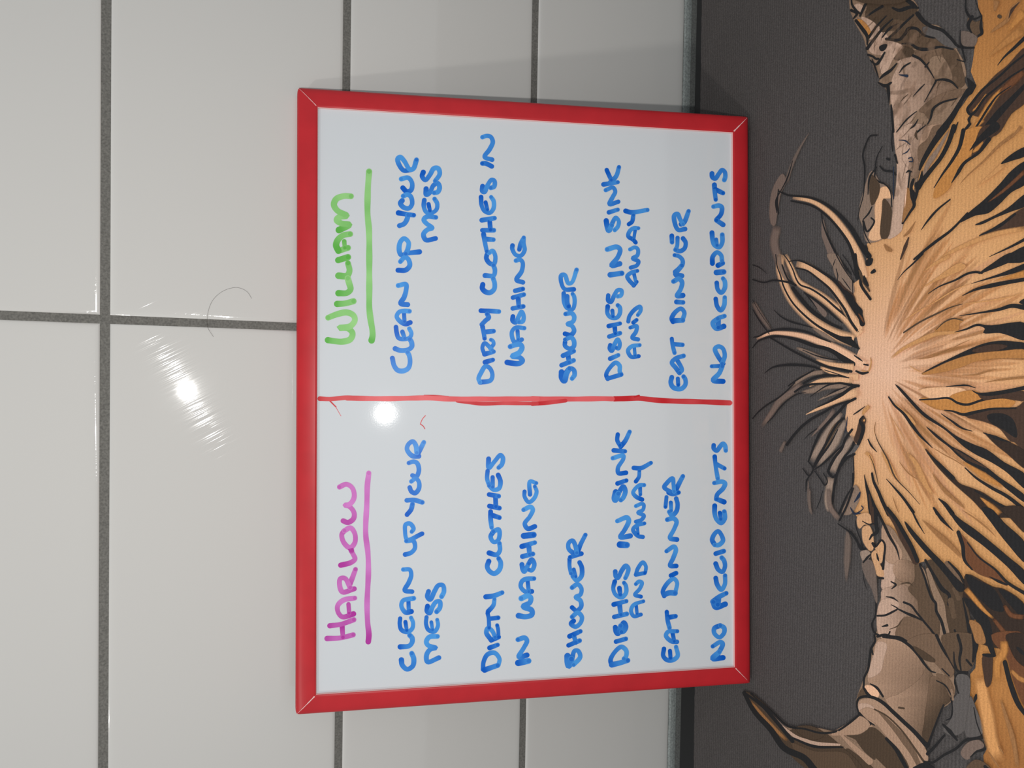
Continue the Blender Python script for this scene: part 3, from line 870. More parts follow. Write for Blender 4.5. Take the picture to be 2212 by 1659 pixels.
f L S k 28: 1490,300 1550,370
f L P G: 1360,490 1500,500 1530,560 1520,800 1490,1150 1330,1250 1200,1180 1290,1060 1330,800 1390,700
f L S k 24,18,18: 1490,460 1370,480 1340,580 1390,720
f L P l: 215,630 300,630 380,700 380,760 300,770 240,710
f L P M: 140,720 200,650 240,740 130,780
f L S k 24,38,24: 190,640 240,720 290,760
f L S k 14,34,24: 280,600 360,650 440,760
f L P x: 140,820 320,790 440,860 600,1000 850,1230 960,1400 1000,1560 940,1600 800,1460 600,1160 330,1110 140,960
f L P h: 140,860 260,860 330,920 250,1030 150,960
f L P x: 140,960 330,1080 520,1300 660,1450 760,1680 960,1680 880,1550 700,1290 480,1050 250,900
f L S B2 30,90,60: 400,960 620,1200 800,1440 880,1600
f L S m 18,22,28: 330,920 480,1000 660,1170 850,1430 960,1590
f L S k 20,44,56: 130,960 110,870 130,790 200,760 320,775 440,840 560,950 700,1080 830,1200 920,1300 980,1370
f L P x: 0,1160 80,1080 150,1020 220,1080 310,1140 200,1190 0,1230
f L P m: -20,1240 100,1210 300,1150 480,1290 640,1440 760,1690 430,1690 300,1500 100,1300
f L S H 36,60,70: -10,1300 150,1400 330,1560 440,1670
f L P m: -20,1420 100,1490 250,1600 320,1690 -20,1690
f L S m 50,36: 80,1240 220,1440 330,1540
f L S k 36,54,46: 480,1290 600,1420 680,1560 750,1690
f L S k 34,28,14: 140,970 220,1050 330,1120
f L S k 24,24,20: -10,1115 80,1040 150,980
f L S k 20: 60,1235 200,1200
f L S k 28: 190,1090 280,1110
f L S k 36,24,24: 1000,1390 1060,1220 1160,960 1200,870
f L S k 12,22,12: 1290,780 1310,900 1290,1030 1230,1060
f L S k 22,52,22: 1190,1110 1280,1200 1370,1310
f L S k 46,38,28: 1000,1480 1080,1400 1210,1250
f L S k 12,20,14: 1110,560 1220,620 1300,750
f L S k 15,18: 1180,410 1270,500
f L S m 25: 640,900 700,910
f L S H 30,24: 1300,680 1320,800 
f F P g: 1420,1480 1500,1350 1640,1310 1710,1380 1600,1450 1500,1550
f F P G: 1540,760 1600,900 1690,1220 1490,1260 1520,900
f F P M: 1500,1640 1600,1560 1720,1600 1800,1690 1480,1690
f F S k 28,34,42: 960,1580 1060,1590 1200,1500 1350,1420 1480,1310 1580,1290 1720,1270
f F S k 24,34,15: 1720,1330 1720,1420 1620,1450 1540,1520
f F S k 60,80,60: 840,1670 960,1630 1060,1670
f F S k 40,60: 1720,1640 1760,1690
/ horn tip
3 L P m: 540,1210 580,1215 700,1320 800,1440 850,1420 1000,1440 1130,1540 1200,1600 1250,1680 950,1680 780,1540 700,1430 600,1320
3 L P M: 820,1510 960,1560 1140,1570 1200,1640 1210,1680 990,1680
3 L P g: 620,1270 760,1390 800,1430 720,1370
3 L S b 12,24,18: 580,1260 700,1400 800,1500
3 L S h 8,30,12: 770,1410 860,1480 950,1510 1110,1520
3 L P m: 850,1420 940,1410 1020,1460 960,1490 880,1460
3 L P x: 1060,1460 1170,1390 1230,1350 1290,1400 1240,1450 1150,1460
3 L S k 22,36,40: 540,1210 600,1320 700,1430 780,1540 900,1600 960,1670
3 L S k 14,22,22: 550,1215 650,1290 740,1390 830,1500
3 L S k 9,12,13: 580,1215 700,1320 800,1410 900,1425 1000,1450 1090,1440 1170,1390 1230,1340
3 L S k 12,18,8: 830,1480 960,1530 1130,1535
3 L S x 8,26,40: 1100,1440 1180,1520 1290,1620
/ ---- lower right hair
e H S k 28,36,8: 350,-10 440,170 520,340 610,500 645,630
e H P d: 470,-10 600,140 700,300 800,480 890,660 840,690 760,560 660,380 580,200 500,60
e H S k 44,50,50: 490,-10 600,130 700,300 800,480 870,650
e H P k: 710,150 860,320 1050,530 1200,680 1330,830 1480,1000 1400,1040 1250,860 1100,680 950,520 820,360 740,240
e H S k 18,24,6: 790,-10 870,160 960,310
e H S b 18,76,40: 930,130 1100,290 1280,450 1440,620
e H S k 28,46,8: 1080,-10 1180,130 1320,270
e H P k: 1250,-10 1400,120 1600,260 1800,420 2000,590 2240,810 2240,960 2000,720 1700,460 1450,270 1330,130
e H S b 8,24,6: 1430,10 1600,120 1750,240 1860,350
e H P k: 1680,-10 1790,-10 1960,170 2240,450 2240,680 2000,430 1800,170
e H P D: 1920,-10 2240,-10 2240,300 2050,120
e H P r: 1380,290 1500,410 1620,570 1800,730 1900,840 2000,960 1800,870 1640,810 1500,690 1440,520
e H S k 48,48,20: 1385,290 1440,450 1465,640 1560,760
e H S k 14,24,44: 1500,420 1640,600 1850,760 2000,920 2240,1070
e H S k 10,38,18: 1780,850 1900,910 2000,950
e H P D: 1480,820 1820,980 1960,1010 2240,1240 2240,1690 1680,1690 1640,1450 1450,1100 1470,1000
e H P k: 1480,820 1640,900 1820,990 1900,1100 1960,1280 1830,1270 1680,1150 1540,1000
e H P k: 1890,1000 2040,1060 2240,1240 2240,1400 2050,1220
e H P k: 1450,1110 1600,1180 1740,1330 1800,1480 1810,1690 1720,1690 1660,1480 1560,1330
e H S o 66,56,26: 1480,1000 1580,1120 1700,1260 1830,1380
e H S r 40,60,60: 1830,1380 1960,1550 2050,1680
e H S r 60,60,40: 2212,1360 2050,1330 1960,1200
e F P b: 1530,1400 1640,1440 1700,1560 1720,1680 1620,1680 1570,1540
f F P r: 1800,-10 2240,-10 2240,900 2080,560 1990,250 1850,100
f F P D: 1990,-10 2240,-10 2240,380 2120,300 2040,150
f F S O 130,170,150: 1660,520 1700,760 1750,1000 1800,1300 1900,1600
f F S o 90,100,60: 1960,60 1960,200 1880,330 1890,600
f F P d: 1700,240 1800,240 1810,400 1790,600 1750,640 1710,500
f F S k 80,70,54: 1760,-10 1790,130 1830,240
f F S k 30,50,20: 1700,235 1770,245 1850,250
f F S b 28,66,46: 1920,800 1980,1000 2060,1250 2110,1500 2130,1670
f F S k 54,66,46: 1970,330 2040,600 2140,860 2240,1000
f F S B 40,60,60: 2050,430 2150,530 2240,570
f F S k 30,50,30: 2130,150 2212,230
f F S b 14,24,8: 1890,1380 1960,1490
f F S b 18,28,18: 1760,1450 1860,1600 1900,1659
f F S k 24,48,18: 1610,740 1590,830
f F S k 12,14,10: 1580,900 1620,1100 1680,1260
"""
ZN = Vector((0, 0, 1))
layer = [0]

def mat_place(o, s):
    layer[0] += 1
    p0 = Vector((0, 0, MT + 0.00012 + layer[0] * 2.0e-6))
    return lambda x, y: hit(o[0] + x / s, o[1] + y / s, p0, ZN)

HORN_U = [(1844, 10), (1850, 52), (1875, 107), (1890, 140), (1903, 180), (1922, 215), (1932, 285), (1937, 378), (1935, 440), (1955, 440), (1985, 350), (2020, 285), (2080, 200), (2075, 140), (2055, 95), (2000, 50), (1976, 22)]
GROUPS = {k: Flat() for k in 'HULEF'}
HAIR_OUT = []

def dye(c):
    return tuple(min(0.9, v * MK) for v in lin(c))

def draw_art():
    for ln in ART.strip().split('\n'):
        ln = ln.strip()
        if not ln or ln[0] == '/':
            continue
        if ln[0] == '@':
            horn_grain(*{'U': ('U', HORN_U, 116, 120, 3)}[ln[1]])
            continue
        head, pts = ln.split(':')
        t = head.split()
        cx, cy, s = CROPS[t[0]]
        fl_ = GROUPS[t[1]]
        kind, colr = t[2], dye(NAMED[t[3]])
        q = [float(v) for v in pts.replace(',', ' ').split()]
        pts = [(q[i], q[i + 1]) for i in range(0, len(q), 2)]
        place = mat_place((cx, cy), s)
        if kind in 'PpG':
            pp = catmull(pts, True, 4) if kind != 'p' else pts
            tri = tessellate_polygon([[Vector((x, y, 0)) for x, y in pp]])
            cs = [colr] * len(pp)
            if len(t) > 4:                        # colour2 x0,y0,x1,y1: the printed colour runs from one tone to the other
                c2 = dye(NAMED[t[4]])
                x0, y0, x1, y1 = [float(v) for v in t[5].split(',')]
                L2 = (x1 - x0) ** 2 + (y1 - y0) ** 2
                cs = []
                for x, y in pp:
                    u = min(1, max(0, ((x - x0) * (x1 - x0) + (y - y0) * (y1 - y0)) / L2))
                    cs.append(tuple(colr[k] + (c2[k] - colr[k]) * u for k in range(3)))
            fl_.add([place(x, y) for x, y in pp], [tuple(f) for f in tri], cs, 0)
            if kind == 'P':
                soft_rim(fl_, pp, (2 if t[3] in 'kn' else 11) * s / 5.8, place, cs)
        else:
            w = [float(v) for v in t[4].split(',')]
            pp = catmull(pts, False, 6)
            n = len(pp)
            ws = []
            for i in range(n):
                u = i / (n - 1) * (len(w) - 1)
                k = min(int(u), len(w) - 2) if len(w) > 1 else 0
                ws.append(w[0] if len(w) == 1 else w[k] + (w[k + 1] - w[k]) * (u - k))
            if t[3] in 'wbBqeglpoOtrv':
                soft_ribbon(fl_, pp, ws, place, colr, 1.0, t[3] in 'tl')
            else:
                ribbon(fl_, pp, ws, place, lambda i, t_: colr)

def inside(p, poly):
    c = False
    for i in range(len(poly)):
        (x1, y1), (x2, y2) = poly[i - 1], poly[i]
        if (y1 > p[1]) != (y2 > p[1]) and p[0] < (x2 - x1) * (p[1] - y1) / (y2 - y1) + x1:
            c = not c
    return c

def horn_grain(g, poly, ang, n, seed):
    """fine printed cracks and smudges that give the horns their bark-like look"""
    rnd = random.Random(seed)
    xs = [p[0] for p in poly]; ys = [p[1] for p in poly]
    k = 0
    while k < n:
        x, y = rnd.uniform(min(xs), max(xs)), rnd.uniform(min(ys), max(ys))
        L = rnd.uniform(14, 58)
        a = math.radians(ang + rnd.gauss(0, 16))
        cv = rnd.uniform(-0.5, 0.5)
        pts = [(x + L * t * math.cos(a + cv * t), y + L * t * math.sin(a + cv * t)) for t in (0, .2, .4, .6, .8, 1.0)]
        if not all(inside(p, poly) for p in pts):
            continue
        k += 1
        w = rnd.choice([1.6, 2.2, 6, 10, 14] if g == 'U' else [7, 10, 14, 18])
        c = rnd.choice(['m', 'M']) if w < 5 else rnd.choice(['M', 'H', 'x', 'B2'])
        soft_ribbon(GROUPS[g], pts, [w * q for q in (.4, .9, 1, 1, .8, .3)], mat_place((0, 0), 1.0), dye(NAMED[c]), rnd.uniform(0.25, 0.5) if w < 5 else rnd.uniform(0.12, 0.3))

# broad body colour of the hair: radial bands from the crown of the head, printed colours only
HB = [(2110, -12), (2114, 20), (2122, 34), (2122, 74), (2107, 86), (2102, 129), (2097, 155), (2109, 184), (2079, 228), (2031, 285), (1987, 364), (1978, 430), (1951, 483), (1944, 500),
      (1921, 500), (1906, 515), (1873, 526), (1872, 560), (1868, 595), (1844, 612), (1842, 640), (1850, 680), (1840, 700), (1849, 720), (1856, 754), (1842, 789), (1830, 816), (1850, 838),
      (1830, 872), (1826, 902), (1830, 931), (1850, 961), (1844, 988), (1842, 1048), (1846, 1110), (1862, 1128), (1894, 1108), (1911, 1134), (1942, 1190), (1983, 1217), (1998, 1212), (2040, 1232), (2083, 1251), (2085, 1272), (2124, 1323),
      (2097, 1346), (2112, 1385), (2107, 1443), (2096, 1456), (2095, 1501), (2107, 1529), (2124, 1580), (2134, 1614), (2124, 1632), (2128, 1675),
      # the rest of the head, off the photo's edge
      (2110, 1790), (2170, 1930), (2290, 1960), (2430, 1850), (2520, 1690), (2560, 1500), (2760, 1330), (2960, 1180), (3080, 980), (3110, 800), (3060, 620), (2940, 460), (2760, 320), (2560, 160), (2500, -60), (2400, -220), (2270, -300), (2150, -270), (2095, -140)]

def hair_base():
    place = mat_place((0, 0), 1.0)
    tri = tessellate_polygon([[Vector((x, y, 0)) for x, y in HB]])
    bm = bmesh.new()
    vs = [bm.verts.new(place(x, y)) for x, y in HB]
    for f in tri:
        try:
            bm.faces.new([vs[i] for i in f])
        except ValueError:
            pass
    bmesh.ops.subdivide_edges(bm, edges=bm.edges[:], cuts=7, use_grid_fill=True)
    bmesh.ops.triangulate(bm, faces=bm.faces[:])
    bm.verts.index_update()
    cc = hit(1905, 800, Vector((0, 0, MT)), ZN)
    stops = [(0.0, (211, 170, 143)), (0.018, (208, 164, 133)), (0.045, (201, 154, 114)), (0.075, (192, 143, 96)), (0.115, (178, 128, 78)), (0.15, (162, 110, 60)), (0.2, (138, 90, 48))]
    cols = []
    for v in bm.verts:
        d = math.hypot(v.co.x - cc.x, v.co.y - cc.y)
        for (a, ca), (b, cb) in zip(stops, stops[1:]):
            if d <= b or b == 0.2:
                w = min(1, max(0, (d - a) / (b - a)))
                cols.append(dye(tuple(ca[k] + (cb[k] - ca[k]) * w for k in range(3))))
                break
    GROUPS['H'].add([v.co.copy() for v in bm.verts], [tuple(v.index for v in f.verts) for f in bm.faces], cols, 0)
    bm.free()

def fine_strands():
    """soft lighter and darker printed strands that radiate from the crown"""
    rnd = random.Random(7)
    for i in range(150):
        a = math.radians(-78 + 156 * (i + rnd.random()) / 150)
        r0 = rnd.uniform(45, 190); r1 = r0 + rnd.uniform(90, 230)
        bend = rnd.uniform(-0.10, 0.10) - 0.16 * math.sin(a)
        pts = []
        for k in range(9):
            rr = r0 + (r1 - r0) * k / 8
            aa = a + bend * (rr / 300.0)
            pts.append((1893 + rr * math.cos(aa), 800 + rr * math.sin(aa) * 1.15))
        if any(x > 2225 or y < 90 or y > 1330 for x, y in pts) or not all(1930 < x or 560 < y < 1110 for x, y in pts):
            continue
        if any((y - 800) > 1.75 * (x - 1800) or (800 - y) > 2.1 * (x - 1800) for x, y in pts):
            continue
        w = rnd.uniform(4, 13)
        c = rnd.choice(['w', 'w', 'b', 't', 'O'])
        soft_ribbon(GROUPS['H'], pts, [w * math.sin(math.pi * (k + 0.6) / 9.2) + 1 for k in range(9)], mat_place((0, 0), 1.0), dye(NAMED[c]), rnd.uniform(0.15, 0.4))

def rest_of_head():
    """darker locks and the nose on the part of the mat beyond the photo"""
    rnd = random.Random(21)
    k = 0
    while k < 110:
        a = math.radians(rnd.uniform(-75, 75)); r0 = rnd.uniform(330, 800); L = rnd.uniform(90, 260)
        bend = rnd.uniform(-0.12, 0.12)
        pts = [(1893 + (r0 + L * t) * math.cos(a + bend * t), 800 + (r0 + L * t) * math.sin(a + bend * t) * 1.1) for t in (0, .2, .4, .6, .8, 1)]
        if not all(x > 2222 and inside((x, y), HB) for x, y in pts):
            continue
        k += 1
        w = rnd.uniform(6, 22)
        soft_ribbon(GROUPS['H'], pts, [w * q for q in (.2, .7, 1, 1, .7, .2)], mat_place((0, 0), 1.0), dye(NAMED[rnd.choice('kkdDbr')]), 0.9)
    for colr, poly in (('v', [(2930, 640), (3030, 620), (3090, 720), (3105, 810), (3085, 900), (3020, 990), (2920, 970), (2890, 800)]), ('k', [(2990, 690), (3040, 680), (3050, 730), (3010, 745)]), ('k', [(2985, 920), (3035, 930), (3048, 880), (3005, 868)])):
        pp = catmull(poly, True, 5)
        pl = mat_place((0, 0), 1.0)
        GROUPS['H'].add([pl(x, y) for x, y in pp], [tuple(f) for f in tessellate_polygon([[Vector((x, y, 0)) for x, y in pp]])], [dye(NAMED[colr])] * len(pp), 0)

hair_base()
fine_strands()
draw_art()
rest_of_head()
hair = GROUPS['H'].build('cow_print', M_PRINT, mat, ZN)
hair['label'] = 'printed tan and orange cow hair with black strands'
for g, nm, lb in (('U', 'printed_horn', 'printed horn with dark brown bands'), ('L', 'printed_horn', 'printed beige horn with a dark pointed tip'), ('E', 'printed_ear', 'printed orange ear'), ('F', 'printed_ear', 'printed orange ear')):
    if GROUPS[g].v:
        o = GROUPS[g].build(nm, M_PRINT, hair, ZN)
        if nm == 'printed_horn':
            o['label'] = lb

# ------------------------------------------------------------------ whiteboard
BW, BH, BT = 0.360, 0.27776, 0.0078
B0 = Vector((-0.0077714, -0.0796873, 0.0171057))
BR = Vector((0.9993363, 0.0363086, 0.0029512))
BU = Vector((-0.0124187, 0.2634010, 0.9646065))
BN = Vector((0.0342461, -0.9640029, 0.2636771))
board = bpy.data.objects.new('whiteboard', None)
COL.objects.link(board)
bmx = Matrix((BR, BU, BN)).transposed().to_4x4()
bmx.translation = B0
board.matrix_world = bmx
board.empty_display_size = 0.05
board['label'] = 'red framed whiteboard with handwritten chore lists, leaning on the tiles, standing on the mat'
board['category'] = 'whiteboard'

RW = 0.0121
ZS = 0.0058                                       # writing surface height above the back
WP0 = B0 + BN * ZS

def box_bm(x0, x1, y0, y1, z0, z1):
    bm = bmesh.new()
    bmesh.ops.create_cube(bm, size=1.0, matrix=Matrix.Translation(((x0 + x1) / 2, (y0 + y1) / 2, (z0 + z1) / 2)) @ Matrix.Diagonal((x1 - x0, y1 - y0, z1 - z0, 1)))
    return bm

bk = from_bm('backing_panel', box_bm(-BW / 2 + .004, BW / 2 - .004, .004, BH - .004, 0.0003, 0.004), M_BACK, board)
surf = from_bm('writing_surface', box_bm(-BW / 2 + .006, BW / 2 - .006, .006, BH - .006, 0.004, ZS), M_BOARD, board)
surf['label'] = 'glossy white writing surface'

PROF = [(0.0, 0.0), (0.0, 0.0036), (0.0004, 0.0050), (0.0012, 0.0061), (0.0024, 0.0068), (0.0045, 0.0073), (0.0075, 0.0076), (0.0105, 0.0077), (0.0116, 0.0076), (0.0119, 0.0073), (RW, 0.0070), (RW, ZS + 0.00002)]
CR = 0.0042

def rail(length, flip):
    """one mitred rail along local x, outer edge on y = 0; returned as bmesh"""
    bm = bmesh.new()
    rows = []
    for d, z in PROF:
        rd = CR - math.sqrt(max(0, CR * CR - (CR - d) ** 2)) if d < CR else 0.0
        s = max(d, rd) + 0.00004
        N = 24
        rows.append([bm.verts.new((-length / 2 + s + (length - 2 * s) * k / N, d, z)) for k in range(N + 1)])
    for i in range(len(rows) - 1):
        for k in range(len(rows[0]) - 1):
            f = bm.faces.new((rows[i][k], rows[i][k + 1], rows[i + 1][k + 1], rows[i + 1][k]))
            f.smooth = 0 < i < len(rows) - 3
            if i >= len(rows) - 3:
                f.material_index = 1
    for e in (0, -1):
        bm.faces.new([bm.verts.new(r_[e].co) for r_ in rows])
    bm.faces.new([rows[0][0], rows[-1][0], rows[-1][-1], rows[0][-1]])
    bmesh.ops.recalc_face_normals(bm, faces=bm.faces[:])
    return bm

for ln_, loc, rot in ((BW, (0, 0), 0), (BW, (0, BH), math.pi), (BH, (-BW / 2, BH / 2), -math.pi / 2), (BH, (BW / 2, BH / 2), math.pi / 2)):
    bm = rail(ln_, False)
    bmesh.ops.transform(bm, matrix=Matrix.Translation((loc[0], loc[1], 0)) @ Matrix.Rotation(rot, 4, 'Z'), verts=bm.verts[:])
    from_bm('frame_rail', bm, [M_RED, M_LIP], board)

# pale open mitre joints in the corners, widest at the inside
for sx, sy, wi, wo, reach in ((1, 1, 0.0004, 0.0001, 0.93), (1, -1, 0.0009, 0.0001, 0.86), (-1, -1, 0.0006, 0.0001, 0.72), (-1, 1, 0.0007, 0.0001, 0.9)):
    bm = bmesh.new()
    cx, cy = sx * (BW / 2), (BH if sy > 0 else 0)
    n = 10
    a, b = [], []
    for k in range(n + 1):
        t = k / n
        d = RW * (1 - reach * t)
        z = 0.00772 if d > 0.006 else 0.0078
        # sits on the rounded rail profile
        for (d0, z0), (d1, z1) in zip(PROF, PROF[1:]):
            if d0 <= d <= d1 and d1 > d0:
                z = z0 + (z1 - z0) * (d - d0) / (d1 - d0) + 0.00008
                break
        w = (wi + (wo - wi) * t) * (1 + 0.25 * math.sin(k * 2.1)) / 2
        px, py = cx - sx * d, cy - sy * d
        ox, oy = sx * -w * 0.7071, sy * w * 0.7071
        a.append(bm.verts.new((px + ox, py + oy, z))); b.append(bm.verts.new((px - ox, py - oy, z)))
    for k in range(n):
        bm.faces.new((a[k], a[k + 1], b[k + 1], b[k]))
    bm.normal_update()
    for f in bm.faces:
        if f.normal.z < 0:
            f.normal_flip()
    o = from_bm('mitre_gap', bm, M_LIP, board)
    o['label'] = 'pale open corner joint'

# ------------------------------------------------------------------ handwriting
WCROP = {'A': (680, 250), 'B': (680, 560), 'C': (1150, 250), 'D': (1150, 560), 'E': (680, 860), 'F': (680, 1150), 'G': (1150, 860), 'H': (1150, 1150)}
WS = 2212.0 / 480.0
INK = {'blue': ((84, 168, 238), (0, 92, 198)), 'green': (((158, 214, 138)), (92, 176, 70)), 'pink': ((214, 132, 206), (176, 52, 156)), 'red': ((228, 100, 104), (196, 36, 44))}
